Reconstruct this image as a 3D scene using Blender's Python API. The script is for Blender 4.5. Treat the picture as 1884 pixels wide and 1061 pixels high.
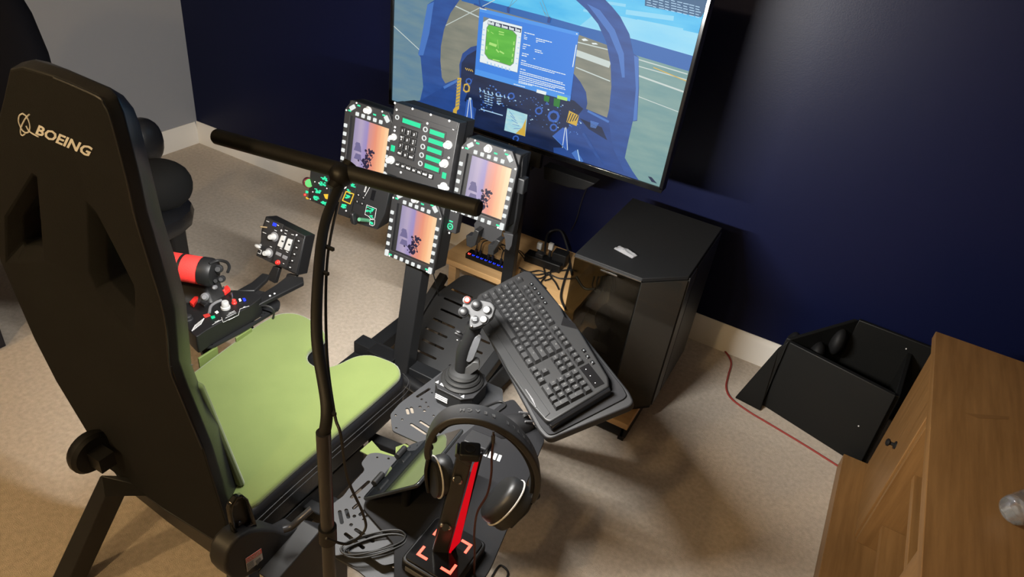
import bpy, bmesh, math, random
from mathutils import Vector, Matrix
random.seed(4)
V = Vector
scene = bpy.context.scene
for o in list(bpy.data.objects): bpy.data.objects.remove(o)
COL = scene.collection

# ------------------------------------------------------------------ camera
FPX, CX, CY, CAMH = 1300.0, 942.0, 530.5, 1.70
def cray(p): return V((p[0]-CX, p[1]-CY, FPX))
UP = -cray((667, 2476)).normalized()
AX = -cray((-2279, -782)); AX = (AX - AX.dot(UP)*UP).normalized()
AY = UP.cross(AX)
ROT = Matrix((AX, AY, UP))                       # camera (x right, y down, z forward) -> room
_r = ROT @ cray((367, 260))
CAM = -_r*(CAMH/-_r.z)                           # the room's far corner on the floor is the origin
cam_data = bpy.data.cameras.new('camera'); cam = bpy.data.objects.new('camera', cam_data)
cam_data.sensor_width = 36; cam_data.lens = 36*FPX/1884; cam_data.clip_start = .02
m4 = Matrix((ROT @ V((1, 0, 0)), ROT @ V((0, -1, 0)), ROT @ V((0, 0, -1)))).transposed().to_4x4()
m4.translation = CAM; cam.matrix_world = m4
COL.objects.link(cam); scene.camera = cam

# ------------------------------------------------------------------ world, exposure
w = bpy.data.worlds.new('world'); scene.world = w; w.use_nodes = True
w.node_tree.nodes['Background'].inputs[0].default_value = (1, .9, .8, 1)
w.node_tree.nodes['Background'].inputs[1].default_value = 0.0
scene.view_settings.view_transform = 'Standard'; scene.view_settings.look = 'None'
scene.view_settings.exposure = 0.0; scene.view_settings.gamma = 1; scene.view_settings.use_curve_mapping = False
LED_POWER, LED_COL = 50.0, (.99, .975, .94)
WARM_POWER, WARM_COL = 34.0, (1.0, .69, .34)

# ------------------------------------------------------------------ pixel helpers (a direction met with a plane the thing touches)
def ray(p): return ROT @ cray(p)
def hit(p, O, N):
    r = ray(p); N = V(N); return CAM + r*((V(O)-CAM).dot(N)/r.dot(N))
def hz(p, z=0): return hit(p, (0, 0, z), (0, 0, 1))
def hy(p, y): return hit(p, (0, y, 0), (0, 1, 0))
def hx(p, x): return hit(p, (x, 0, 0), (1, 0, 0))

# ------------------------------------------------------------------ materials
def s2l(c):
    return tuple(((x/255)/12.92 if x/255 <= .04045 else ((x/255+.055)/1.055)**2.4) for x in c)
M = {}
def mat(name, col, rough=.5, metal=0, emit=None, es=1, bump=None, noise=None, spec=.5, alpha=None, trans=0, sheen=0, coat=0):
    m = bpy.data.materials.new(name); m.use_nodes = True; nt = m.node_tree; b = nt.nodes['Principled BSDF']
    b.inputs['Base Color'].default_value = (*col, 1); b.inputs['Roughness'].default_value = rough
    b.inputs['Metallic'].default_value = metal; b.inputs['Specular IOR Level'].default_value = spec
    if sheen: b.inputs['Sheen Weight'].default_value = sheen
    if coat: b.inputs['Coat Weight'].default_value = coat
    if trans: b.inputs['Transmission Weight'].default_value = trans
    if emit: b.inputs['Emission Color'].default_value = (*emit, 1); b.inputs['Emission Strength'].default_value = es
    tc = nt.nodes.new('ShaderNodeTexCoord')
    if noise:   # (scale, colour2, detail, low, high)
        n = nt.nodes.new('ShaderNodeTexNoise'); n.inputs['Scale'].default_value = noise[0]; n.inputs['Detail'].default_value = noise[2]
        r = nt.nodes.new('ShaderNodeValToRGB'); r.color_ramp.elements[0].position = noise[3]; r.color_ramp.elements[1].position = noise[4]
        r.color_ramp.elements[0].color = (*col, 1); r.color_ramp.elements[1].color = (*noise[1], 1)
        nt.links.new(tc.outputs['Object'], n.inputs['Vector']); nt.links.new(n.outputs['Fac'], r.inputs['Fac'])
        nt.links.new(r.outputs['Color'], b.inputs['Base Color'])
    if bump:    # (scale, strength, distance)
        n2 = nt.nodes.new('ShaderNodeTexNoise'); n2.inputs['Scale'].default_value = bump[0]; n2.inputs['Detail'].default_value = 4
        bp = nt.nodes.new('ShaderNodeBump'); bp.inputs['Strength'].default_value = bump[1]; bp.inputs['Distance'].default_value = bump[2]
        nt.links.new(tc.outputs['Object'], n2.inputs['Vector']); nt.links.new(n2.outputs['Fac'], bp.inputs['Height'])
        nt.links.new(bp.outputs['Normal'], b.inputs['Normal'])
    M[name] = m; return m
def glow(name, rgb, es=1.0):     # a lit display colour, given as the sRGB colour it shows
    return mat(name, (0, 0, 0), .6, emit=s2l(rgb), es=es, spec=.2)
def wood(name, c1, c2, axis, scale=26, rough=.42):
    m = mat(name, c1, rough); nt = m.node_tree; b = nt.nodes['Principled BSDF']
    tc = nt.nodes.new('ShaderNodeTexCoord'); mp = nt.nodes.new('ShaderNodeMapping')
    sc = [scale]*3; sc[axis] = scale*.06; mp.inputs['Scale'].default_value = sc
    n = nt.nodes.new('ShaderNodeTexNoise'); n.inputs['Scale'].default_value = 2.2; n.inputs['Detail'].default_value = 8; n.inputs['Roughness'].default_value = .65
    r = nt.nodes.new('ShaderNodeValToRGB'); r.color_ramp.elements[0].position = .3; r.color_ramp.elements[1].position = .72
    r.color_ramp.elements[0].color = (*c1, 1); r.color_ramp.elements[1].color = (*c2, 1)
    nt.links.new(tc.outputs['Object'], mp.inputs['Vector']); nt.links.new(mp.outputs['Vector'], n.inputs['Vector'])
    nt.links.new(n.outputs['Fac'], r.inputs['Fac']); nt.links.new(r.outputs['Color'], b.inputs['Base Color'])
    return m

mat('carpet', (.40, .335, .265), .95, noise=(70, (.52, .44, .355), 9, .3, .7), bump=(420, .8, .004), spec=.1, sheen=.2)
mat('navy_paint', (.0024, .0042, .0240), .42, bump=(230, .10, .002), spec=.20)
mat('grey_paint', (.26, .268, .29), .75, bump=(200, .08, .002))
mat('white_trim', (.72, .69, .64), .45)
mat('ceiling_paint', (.7, .69, .67), .9)
mat('black_plastic', (.0058, .0058, .0062), .45, spec=.32)
mat('matte_black', (.0042, .0042, .0046), .65, spec=.3)
mat('gloss_black', (.004, .004, .0045), .12)
mat('powder_black', (.0075, .0078, .0085), .48, spec=.35, bump=(500, .15, .0006))
mat('plate_grey', (.038, .039, .042), .42, metal=.3, bump=(600, .12, .0005))
mat('leather', (.006, .0063, .0075), .33, spec=.4, bump=(160, .25, .0015))
mat('shell_fabric', (.0078, .0078, .0078), .85, bump=(420, .3, .0015), spec=.15)
mat('green_fabric', (.074, .100, .0205), .9, bump=(700, .35, .001), noise=(9, (.085, .113, .025), 5, .35, .7), sheen=.25)
mat('thread', (.5, .5, .48), .7)
mat('logo_pale', (.58, .57, .55), .6)
mat('brass', (.45, .33, .18), .35, metal=.8)
mat('mid_grey', (.10, .10, .105), .5)
mat('dark_grey', (.012, .012, .013), .5, spec=.35)
mat('chrome', (.6, .6, .6), .2, metal=1)
mat('silver_black', (.05, .05, .055), .3, metal=.6)
mat('white_plastic', (.27, .27, .265), .5)
mat('red_plastic', (.55, .02, .015), .45)
mat('red_fabric', (.62, .018, .014), .8, bump=(350, .5, .001))
mat('key_black', (.011, .011, .0115), .5, spec=.35)
mat('pad_black', (.0062, .0062, .0074), .75, spec=.25, bump=(900, .2, .0005))
mat('rubber', (.0065, .0065, .0065), .6, spec=.35)
mat('cable_black', (.008, .008, .008), .55)
mat('cable_red', (.22, .02, .015), .5)
mat('glass_smoke', (.016, .015, .013), .07, spec=.6)
mat('tablet_glass', (.006, .007, .008), .035, spec=1.0, coat=1)
mat("print_white", (.45, .45, .45), .6)
mat('print_grey', (.16, .16, .16), .6)
mat('print_red', (.60, .10, .08), .6)
mat('clear_bag', (.9, .9, .92), .15, trans=.85, spec=.6)
mat('clear_plastic', (.93, .95, .96), .05, trans=.95, spec=.6)
wood('oak', (.135, .066, .020), (.210, .110, .038), 1)
wood('oak_upright', (.135, .066, .020), (.210, .110, .038), 2)
wood('pine', (.50, .30, .13), (.62, .40, .19), 0, 18)
glow('led_red', (255, 60, 50), 4.0)
glow('led_red_hot', (255, 92, 72), 3.2)
glow('led_strip_red', (205, 4, 22), 1.0)
glow('led_blue', (35, 60, 255), 1.6)
glow('led_green', (60, 255, 185), 1.0)
glow('led_teal', (0, 235, 165), 1.0)
glow('led_amber', (255, 205, 60), 1.0)
glow('btn_white', (238, 242, 240), .95)
glow('lcd_dark', (10, 60, 45), 1.0)

# ------------------------------------------------------------------ mesh helpers
def B(): return bmesh.new()
def basis(n):
    n = V(n).normalized(); a = V((0, 0, 1)) if abs(n.z) < .9 else V((1, 0, 0))
    u = a.cross(n).normalized(); return u, n.cross(u), n
def box(bm, c, s, R=None, taper=1.0, mi=0):
    vs = []
    for z in (-1, 1):
        k = taper if z > 0 else 1
        for x, y in ((-1, -1), (1, -1), (1, 1), (-1, 1)):
            p = V((x*s[0]/2*k, y*s[1]/2*k, z*s[2]/2))
            vs.append(bm.verts.new((R @ p if R else p) + V(c)))
    for f in ((3, 2, 1, 0), (4, 5, 6, 7), (0, 1, 5, 4), (1, 2, 6, 5), (2, 3, 7, 6), (3, 0, 4, 7)):
        bm.faces.new([vs[i] for i in f]).material_index = mi
def cyl(bm, p0, p1, r0, r1=None, seg=16, mi=0, caps=True):
    p0, p1 = V(p0), V(p1); r1 = r0 if r1 is None else r1
    u, v, n = basis(p1-p0); a, b = [], []
    for i in range(seg):
        t = 2*math.pi*i/seg; d = u*math.cos(t)+v*math.sin(t)
        a.append(bm.verts.new(p0+d*r0)); b.append(bm.verts.new(p1+d*r1))
    for i in range(seg):
        j = (i+1) % seg; bm.faces.new((a[i], a[j], b[j], b[i])).material_index = mi
    if caps:
        bm.faces.new(a[::-1]).material_index = mi; bm.faces.new(b).material_index = mi
def lathe(bm, prof, o, axis, seg=24, mi=0):
    o = V(o); u, v, n = basis(axis); rings = []
    for r, h in prof:
        rings.append([bm.verts.new(o+n*h+(u*math.cos(2*math.pi*i/seg)+v*math.sin(2*math.pi*i/seg))*max(r, 1e-5)) for i in range(seg)])
    for a, b in zip(rings, rings[1:]):
        for i in range(seg):
            j = (i+1) % seg; bm.faces.new((a[i], a[j], b[j], b[i])).material_index = mi
    bm.faces.new(rings[0][::-1]); bm.faces.new(rings[-1])
def spline(pts, n=8):
    pts = [V(p) for p in pts]; out = []
    for i in range(len(pts)-1):
        p0 = pts[max(i-1, 0)]; p1 = pts[i]; p2 = pts[i+1]; p3 = pts[min(i+2, len(pts)-1)]
        for k in range(n):
            t = k/n
            out.append(.5*((2*p1)+(p2-p0)*t+(2*p0-5*p1+4*p2-p3)*t*t+(3*p1-p0-3*p2+p3)*t**3))
    return out+[pts[-1]]
def tube(bm, pts, r, seg=8, smooth=8, flat=None, mi=0):
    P = spline(pts, smooth) if smooth else [V(p) for p in pts]
    rings = []; u = None
    for i, p in enumerate(P):
        d = (P[min(i+1, len(P)-1)]-P[max(i-1, 0)]).normalized()
        if u is None: u = basis(d)[0]
        u = (u-d*u.dot(d)).normalized(); v = d.cross(u)
        rr = r[0]+(r[1]-r[0])*i/(len(P)-1) if isinstance(r, tuple) else r
        rings.append([bm.verts.new(p+(u*math.cos(2*math.pi*k/seg)+v*math.sin(2*math.pi*k/seg))*rr) for k in range(seg)])
    for a, b in zip(rings, rings[1:]):
        for i in range(seg):
            j = (i+1) % seg; bm.faces.new((a[i], a[j], b[j], b[i])).material_index = mi
    bm.faces.new(rings[0][::-1]); bm.faces.new(rings[-1])
def band(bm, pts, w, t, wdir, smooth=6):          # a flat strap swept along pts: width w along wdir, thickness t
    P = spline(pts, smooth) if smooth else [V(p) for p in pts]; W = V(wdir).normalized(); rings = []
    for i, p in enumerate(P):
        d = (P[min(i+1, len(P)-1)]-P[max(i-1, 0)]).normalized(); n = d.cross(W).normalized()
        ww = w(i/(len(P)-1)) if callable(w) else w
        rings.append([bm.verts.new(p+W*a*ww/2+n*b*t/2) for a, b in ((-1, -1), (1, -1), (1, 1), (-1, 1))])
    for a, b in zip(rings, rings[1:]):
        for i in range(4):
            j = (i+1) % 4; bm.faces.new((a[i], a[j], b[j], b[i]))
    bm.faces.new(rings[0][::-1]); bm.faces.new(rings[-1])
def poly_fill(bm, loops, mi=0):
    tmp = bmesh.new(); eds = []
    for L in loops:
        vs = [tmp.verts.new(p) for p in L]
        for i in range(len(vs)): eds.append(tmp.edges.new((vs[i], vs[(i+1) % len(vs)])))
    bmesh.ops.triangle_fill(tmp, edges=eds, use_beauty=True)
    mp = {v: bm.verts.new(v.co) for v in tmp.verts}
    for f in tmp.faces: bm.faces.new([mp[v] for v in f.verts]).material_index = mi
    tmp.free()
def prism(bm, pts, vec, holes=(), mi=0):          # outline pts (3d, coplanar) pushed along vec, with through holes
    vec = V(vec); loops = [[V(p) for p in pts]]+[[V(p) for p in h] for h in holes]
    if not holes:
        a = [bm.verts.new(p) for p in loops[0]]; b = [bm.verts.new(p+vec) for p in loops[0]]
        n = len(a)
        bm.faces.new(a).material_index = mi; bm.faces.new(b[::-1]).material_index = mi
        for i in range(n): bm.faces.new((a[i], b[i], b[(i+1) % n], a[(i+1) % n])).material_index = mi
    else:
        poly_fill(bm, loops, mi); poly_fill(bm, [[p+vec for p in L] for L in loops], mi)
        for L in loops:
            a = [bm.verts.new(p) for p in L]; b = [bm.verts.new(p+vec) for p in L]; n = len(a)
            for i in range(n): bm.faces.new((a[i], b[i], b[(i+1) % n], a[(i+1) % n])).material_index = mi
        bmesh.ops.remove_doubles(bm, verts=bm.verts, dist=1e-5)
    bmesh.ops.recalc_face_normals(bm, faces=bm.faces)
def rounded(pts, r, n=4):                         # round the corners of a 3d polygon
    pts = [V(p) for p in pts]; out = []; k = len(pts)
    for i in range(k):
        p, a, b = pts[i], pts[i-1], pts[(i+1) % k]
        rr = min(r, (a-p).length*.48, (b-p).length*.48)
        s = p+(a-p).normalized()*rr; e = p+(b-p).normalized()*rr
        for j in range(n+1):
            t = j/n; out.append(s*(1-t)**2+p*2*t*(1-t)+e*t*t)
    return out
def rrect(c, u, v, w, h, r, n=4):
    c, u, v = V(c), V(u), V(v)
    return rounded([c-u*w/2-v*h/2, c+u*w/2-v*h/2, c+u*w/2+v*h/2, c-u*w/2+v*h/2], r, n)
def circle(c, u, v, r, n=12):
    c, u, v = V(c), V(u), V(v)
    return [c+u*r*math.cos(2*math.pi*i/n)+v*r*math.sin(2*math.pi*i/n) for i in range(n)]
def slot(a, b, r, n=5):                            # stadium outline between a and b in the plane z = a.z
    a, b = V(a), V(b); d = (b-a).normalized(); s = V((-d.y, d.x, 0)); out = []
    for c, d0 in ((b, 0), (a, math.pi)):
        for i in range(n+1):
            t = -math.pi/2+math.pi*i/n; e = d*math.cos(t)+s*math.sin(t)
            out.append(c+(e if d0 == 0 else -e)*r)
    return out
def ellipsoid(bm, c, r, R=None, seg=20, rings=12, p=1.0):
    c = V(c); rows = []
    sg = lambda x: math.copysign(abs(x)**p, x)
    for i in range(rings+1):
        t = math.pi*i/rings; row = []
        for j in range(seg):
            f = 2*math.pi*j/seg
            q = V((sg(math.sin(t))*sg(math.cos(f))*r[0], sg(math.sin(t))*sg(math.sin(f))*r[1], sg(math.cos(t))*r[2]))
            row.append(bm.verts.new((R @ q if R else q)+c))
        rows.append(row)
    for a, b in zip(rows, rows[1:]):
        for j in range(seg):
            k = (j+1) % seg; bm.faces.new((a[j], b[j], b[k], a[k]))
    bmesh.ops.remove_doubles(bm, verts=bm.verts, dist=1e-6)
_txt = {}
def text(bm, s, O, U, W, size, align='CENTER', shear=0, bold=0, stretch=1.0, mi=0):   # flat lettering at O, reading along U, up W
    key = (s, align, shear, bold)
    if key not in _txt:
        cu = bpy.data.curves.new('t', 'FONT'); cu.body = s; cu.size = 1; cu.align_x = align; cu.align_y = 'CENTER'; cu.shear = shear; cu.offset = bold; cu.resolution_u = 2
        o = bpy.data.objects.new('t', cu); COL.objects.link(o); bpy.context.view_layer.update()
        me = bpy.data.meshes.new_from_object(o.evaluated_get(bpy.context.evaluated_depsgraph_get()))
        _txt[key] = ([tuple(v.co) for v in me.vertices], [tuple(p.vertices) for p in me.polygons])
        bpy.data.objects.remove(o); bpy.data.curves.remove(cu); bpy.data.meshes.remove(me)
    vs, fs = _txt[key]; O, U, W = V(O), V(U), V(W)
    bv = [bm.verts.new(O+U*x*size*stretch+W*y*size) for x, y, _ in vs]
    for f in fs:
        try: bm.faces.new([bv[i] for i in f]).material_index = mi
        except ValueError: pass

ROOTM = {}
def root_of(o):
    while o.parent: o = o.parent
    return o
def setp(o, label=None, cat=None, group=None, kind=None):
    if label: o['label'] = label
    if cat: o['category'] = cat
    if group: o['group'] = group
    if kind: o['kind'] = kind
    return o
def thing(name, label, cat, loc=(0, 0, 0), R=None, group=None):
    o = bpy.data.objects.new(name, None); COL.objects.link(o); o.empty_display_size = .05
    mw = (R.to_4x4() if R else Matrix.Identity(4)); mw.translation = V(loc); o.matrix_world = mw; ROOTM[o] = mw.copy()
    return setp(o, label, cat, group)
def obj(name, bm, mats, parent=None, bevel=0, local=False, smooth=.7, seg=2, label=None):
    bmesh.ops.recalc_face_normals(bm, faces=bm.faces)
    me = bpy.data.meshes.new(name); bm.to_mesh(me); bm.free()
    for m in (mats if isinstance(mats, (list, tuple)) else [mats]): me.materials.append(M[m])
    o = bpy.data.objects.new(name, me); COL.objects.link(o)
    if parent:
        o.parent = parent
        if not local: me.transform(ROOTM[root_of(parent)].inverted())
    else:
        xs = [v.co for v in me.vertices]
        c = V((sum(v.x for v in xs)/len(xs), sum(v.y for v in xs)/len(xs), min(v.z for v in xs)))
        me.transform(Matrix.Translation(-c)); o.location = c
    me.polygons.foreach_set('use_smooth', [True]*len(me.polygons)); me.set_sharp_from_angle(angle=smooth)
    if bevel:
        md = o.modifiers.new('bevel', 'BEVEL'); md.width = bevel; md.segments = seg; md.limit_method = 'ANGLE'; md.angle_limit = .6
        md.use_clamp_overlap = True
    if label: o['label'] = label
    return o
def dup(o, parent=None):
    c = o.copy(); COL.objects.link(c); c.parent = parent
    for ch in o.children: dup(ch, c)
    return c
def bxo(name, c, s, m, parent=None, bevel=0, R=None, label=None):
    bm = B(); box(bm, c, s, R); return obj(name, bm, m, parent, bevel, label=label)

# ================================================================== THE ROOM
XR, YB, ZC = 4.7, -4.7, 2.42
def structure(name, bm, m): return setp(obj(name, bm, m), kind='structure')
bm = B(); box(bm, (XR/2, YB/2, -.05), (XR+.2, -YB+.2, .1)); structure('floor', bm, 'carpet')
bm = B(); box(bm, (XR/2, YB/2, ZC+.05), (XR+.2, -YB+.2, .1)); structure('ceiling', bm, 'ceiling_paint')
bm = B(); box(bm, (XR/2, .05, ZC/2), (XR+.2, .1, ZC)); structure('wall_back', bm, 'navy_paint')
bm = B(); box(bm, (-.05, YB/2, ZC/2), (.1, -YB, ZC)); structure('wall_left', bm, 'grey_paint')
bm = B(); box(bm, (XR+.05, YB/2, ZC/2), (.1, -YB, ZC)); structure('wall_right', bm, 'grey_paint')
bm = B(); box(bm, (XR/2, YB-.05, ZC/2), (XR, .1, ZC)); structure('wall_front', bm, 'grey_paint')
BBP = [(0, 0), (.016, 0), (.016, .082), (.013, .088), (.013, .094), (.009, .102), (.006, .112), (.004, .12), (0, .12)]
bm = B(); prism(bm, [V((0, -d, z)) for d, z in BBP], (XR, 0, 0)); structure('baseboard_back', bm, 'white_trim')
bm = B(); prism(bm, [V((d, -.016, z)) for d, z in BBP], (0, YB+.016, 0)); structure('baseboard_left', bm, 'white_trim')

# the room's two warm ceiling lamps behind the camera (the rear leg of the seat throws two shadows away from them)
for nm, x, y in (('ceiling_lamp_right_offscreen', 2.45, -3.75), ('ceiling_lamp_left_offscreen', 1.15, -3.75)):
    L = bpy.data.lights.new(nm, 'POINT'); L.energy = WARM_POWER*2; L.color = WARM_COL; L.shadow_soft_size = .05
    lo = bpy.data.objects.new(nm, L); COL.objects.link(lo); lo.location = (x, y, ZC-.1)

# ================================================================== LED BAR LAMP
def cam_d(p, d): return CAM + ray(p)/FPX*d
bar_l, bar_r, bar_c = cam_d((399, 251), 1.285), cam_d((879, 383), 1.135), cam_d((628, 322), 1.204)
pole = V((2.665, -1.957))
t = thing('floor_lamp', 'black LED bar lamp on a tall pole with a bent gooseneck beside the seat', 'floor lamp', (pole.x, pole.y, 0))
bm = B(); lathe(bm, [(.02, 0), (.13, 0), (.13, .012), (.125, .018), (.02, .022)], (pole.x, pole.y, 0), (0, 0, 1), 40); obj('lamp_foot', bm, 'powder_black', t)
pt = V((pole.x, pole.y, .945))
bm = B(); cyl(bm, (pole.x, pole.y, .015), pt, .0108, seg=20); obj('pole', bm, 'silver_black', t)
bm = B(); cyl(bm, (pole.x, pole.y, .70), (pole.x, pole.y, .735), .0145, seg=20); obj('pole_clamp', bm, 'black_plastic', t)
g = [pt-V((0, 0, .01)), cam_d((601, 745), 1.0), cam_d((583, 620), 1.04), cam_d((586, 500), 1.10), cam_d((598, 410), 1.16), cam_d((626, 338), 1.205)]
bm = B(); tube(bm, g, .0086, 14, 10); obj('gooseneck', bm, 'rubber', t)
bm = B(); cyl(bm, cam_d((612, 347), 1.20), cam_d((645, 300), 1.21), .0125, seg=18); ellipsoid(bm, bar_c, (.021, .021, .021)); obj('swivel_joint', bm, 'black_plastic', t)
bd = (bar_r-bar_l).normalized()
bm = B(); cyl(bm, bar_l, bar_r, .0142, seg=28)
for e, s in ((bar_l, -1), (bar_r, 1)): cyl(bm, e, e+bd*.004*s, .0142, .012, seg=28)
bar_o = obj('light_bar', bm, 'rubber', t)
aim = V((.0, 1.0, -.52)); aim = (aim-bd*aim.dot(bd)).normalized()
mid = (bar_l+bar_r)/2
bm = B(); R = Matrix((bd, aim.cross(bd), aim)).transposed()
box(bm, mid+aim*.0125, ((bar_r-bar_l).length-.02, .016, .006), R); obj('diffuser', bm, 'diffuser' if 'diffuser' in M else (mat('diffuser', (.9, .9, .9), .5, emit=(1, .93, .84), es=6) and 'diffuser'), bar_o)
L = bpy.data.lights.new('led_strip', 'AREA'); L.shape = 'RECTANGLE'; L.size = (bar_r-bar_l).length-.03; L.size_y = .014; L.energy = LED_POWER; L.color = LED_COL
lo = bpy.data.objects.new('led_strip', L); COL.objects.link(lo); lo.parent = t
R2 = Matrix((bd, (-aim).cross(bd), -aim)).transposed().to_4x4(); R2.translation = mid+aim*.018 - V(t.location); lo.matrix_local = R2
bm = B(); tube(bm, [cam_d((600, 990), 1.08), cam_d((640, 1000), 1.12), cam_d((671, 975), 1.14), cam_d((668, 945), 1.13), cam_d((640, 880), 1.06), cam_d((627, 800), .99), cam_d((615, 758), 1.0), cam_d((601, 640), 1.055), cam_d((602, 480), 1.12), cam_d((622, 372), 1.195)], .0022, 8, 8); obj('power_cord', bm, 'cable_black', t)
for p, d in (((606, 757), 1.0), ((604, 455), 1.13), ((594, 500), 1.1)): bm = B(); box(bm, cam_d(p, d), (.022, .005, .005)); obj('cable_tie', bm, 'cable_black', t)

# ================================================================== COCKPIT (seat and frame move together)
mat('olive', (.085, .115, .028), .6)
mat('seat_edge', (.0085, .009, .0105), .38, bump=(160, .2, .001))
def text_fit(bm, s, A, Bp, Hv, bold=0, mi=0):      # lettering stretched between baseline points A and Bp, cap height vector Hv
    tmp = bmesh.new(); text(tmp, s, (0, 0, 0), (1, 0, 0), (0, 1, 0), 1, 'LEFT', 0, bold)
    xs = [v.co.x for v in tmp.verts]; ys = [v.co.y for v in tmp.verts]; x0, x1, y0, y1 = min(xs), max(xs), min(ys), max(ys)
    mp = {v: bm.verts.new(V(A)+(V(Bp)-V(A))*((v.co.x-x0)/(x1-x0))+V(Hv)*((v.co.y-y0)/(y1-y0))) for v in tmp.verts}
    for f in tmp.faces: bm.faces.new([mp[v] for v in f.verts]).material_index = mi
    tmp.free()
def slot3(c, u, v, ln, r, n=4):
    c, u, v = V(c), V(u).normalized(), V(v).normalized(); out = []
    for e, sg in ((c+u*ln/2, 1), (c-u*ln/2, -1)):
        for i in range(n+1):
            t = -math.pi/2+math.pi*i/n; out.append(e+(u*math.cos(t)+v*math.sin(t))*r*sg)
    return out
ck = thing('flight_cockpit', 'flight simulator cockpit with black high-back seat, green cushion and black steel frame', 'cockpit', (2.14, -1.45, 0))

# --- backrest: rear outline traced on the reclined back plane, lofted forward
BO, BN = V((0, -1.87, .35)), V((0, .95, .06)).normalized()
TH = .075
rear_px = [(420, 1010), (415, 960), (372, 824), (329, 720), (312, 673), (303, 581), (274, 482), (249, 400), (234, 332), (205, 222), (192, 192), (178, 176), (100, 142), (40, 124), (17, 128), (6, 180), (-14, 260), (-22, 380), (0, 480), (61, 620), (102, 700), (200, 862), (300, 935)]
front_px = [(474, 975), (465, 952), (403, 778), (372, 720), (353, 670), (343, 554), (322, 470), (300, 400), (288, 350), (258, 228), (247, 200), (228, 176), (150, 139), (90, 114), (64, 108)]
rear = [hit(p, BO, BN) for p in rear_px]
front = [hit(p, BO+BN*TH, BN) for p in front_px]
cxb = sum(p.x for p in rear)/len(rear)
for p in rear[len(front):]: front.append(p+BN*TH+V((.02 if p.x < cxb else -.02, 0, 0)))
front[-1] = rear[-1]+BN*TH; front[-2] = rear[-2]+BN*TH
holes = [([(160, 374), (172, 378), (246, 525), (248, 540), (249, 612), (240, 610), (176, 532), (163, 500)],
          [(174, 422), (180, 425), (230, 519), (234, 533), (235, 582), (228, 578), (182, 527), (177, 500)]),
         ([(59, 320), (69, 325), (79, 470), (79, 476), (70, 480), (30, 484), (12, 480), (10, 400)],
          [(62, 342), (66, 350), (67, 440), (67, 456), (60, 460), (26, 462), (22, 452), (22, 405)])]
def loft(bm, a, b, mi=0):
    va = [bm.verts.new(p) for p in a]; vb = [bm.verts.new(p) for p in b]; n = len(a)
    for i in range(n): bm.faces.new((va[i], va[(i+1) % n], vb[(i+1) % n], vb[i])).material_index = mi
bm = B()
rec = [[hit(p, BO, BN) for p in r] for r, h in holes]; hol = [[hit(p, BO, BN)+BN*.022 for p in h] for r, h in holes]
holf = [[p+BN*(TH-.022) for p in h] for h in hol]
mid_r = [p+BN*.02+(V((cxb, p.y, .8))-p)*-.012 for p in rear]
poly_fill(bm, [rear]+rec); poly_fill(bm, [front]+holf)
loft(bm, rear, mid_r, 1); loft(bm, mid_r, front, 1)
for r, h, hf in zip(rec, hol, holf): loft(bm, r, h); loft(bm, h, hf)
bmesh.ops.remove_doubles(bm, verts=bm.verts, dist=1e-5)
back = obj('backrest', bm, ['shell_fabric', 'seat_edge'], ck, .006, smooth=.9)
# unseen left bolster, added to the backrest to shade the carpet behind it
for ex in (1.872,):
    bm = B(); prism(bm, [V((ex, -1.80, .56)), V((ex, -1.735, .62)), V((ex, -1.735, .90)), V((ex, -1.80, 1.05)), V((ex, -1.86, 1.05)), V((ex, -1.86, .56))], (.05, 0, 0)); obj('shade_bolster', bm, 'leather', ck, .02, seg=4)
# piping seam down the side of the backrest
bm = B(); tube(bm, [p-BN*.001+V((.001, 0, 0)) for p in rear[2:13]], .0022, 6, 4); obj('piping', bm, 'seat_edge', back)
# lettering and ring emblem on the rear face
OFF = -BN*.0012
lp = lambda x, y: hit((x, y), BO, BN)+OFF
bm = B(); text_fit(bm, 'BOEING', lp(66, 246), lp(164, 288), lp(73, 229)-lp(66, 246), .03); obj('boeing_lettering', bm, 'logo_pale', back, label='pale embroidered BOEING lettering')
z4 = lambda q: lp(q[0]/8.84, 180+q[1]/8.84)
bm = B()
tube(bm, [z4(q) for q in ((380, 250), (330, 285), (315, 370), (345, 460), (385, 530), (440, 563), (485, 540), (503, 470), (485, 380), (440, 295), (380, 250))], .0012, 6, 6)
tube(bm, [z4(q) for q in ((490, 265), (430, 330), (375, 430), (348, 520), (358, 590), (388, 606), (422, 578))], .0012, 6, 6)
tube(bm, [z4(q) for q in ((438, 450), (480, 525), (540, 575), (640, 630))], .0012, 6, 6)
obj('ring_emblem', bm, 'logo_pale', back, label='pale ring emblem')
# seam cut across the side of the backrest
bm = B(); tube(bm, [front[4]+V((.002, 0, 0)), (front[4]+rear[4])/2+V((.003, 0, 0)), rear[4]+V((.002, 0, 0))], .001, 6, 4); obj('seam', bm, 'print_grey', back)
# black pad seen under the lower rear edge
bm = B(); lo_r = [rear[0], rear[-1], rear[-2]]
prism(bm, [hit((424, 1012), BO, BN), hit((300, 936), BO, BN), hit((203, 860), BO, BN), hit((230, 898), BO, BN), hit((310, 962), BO, BN), hit((418, 1040), BO, BN)], BN*.05); obj('seat_pan_edge', bm, 'seat_edge', ck, .004)
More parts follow.
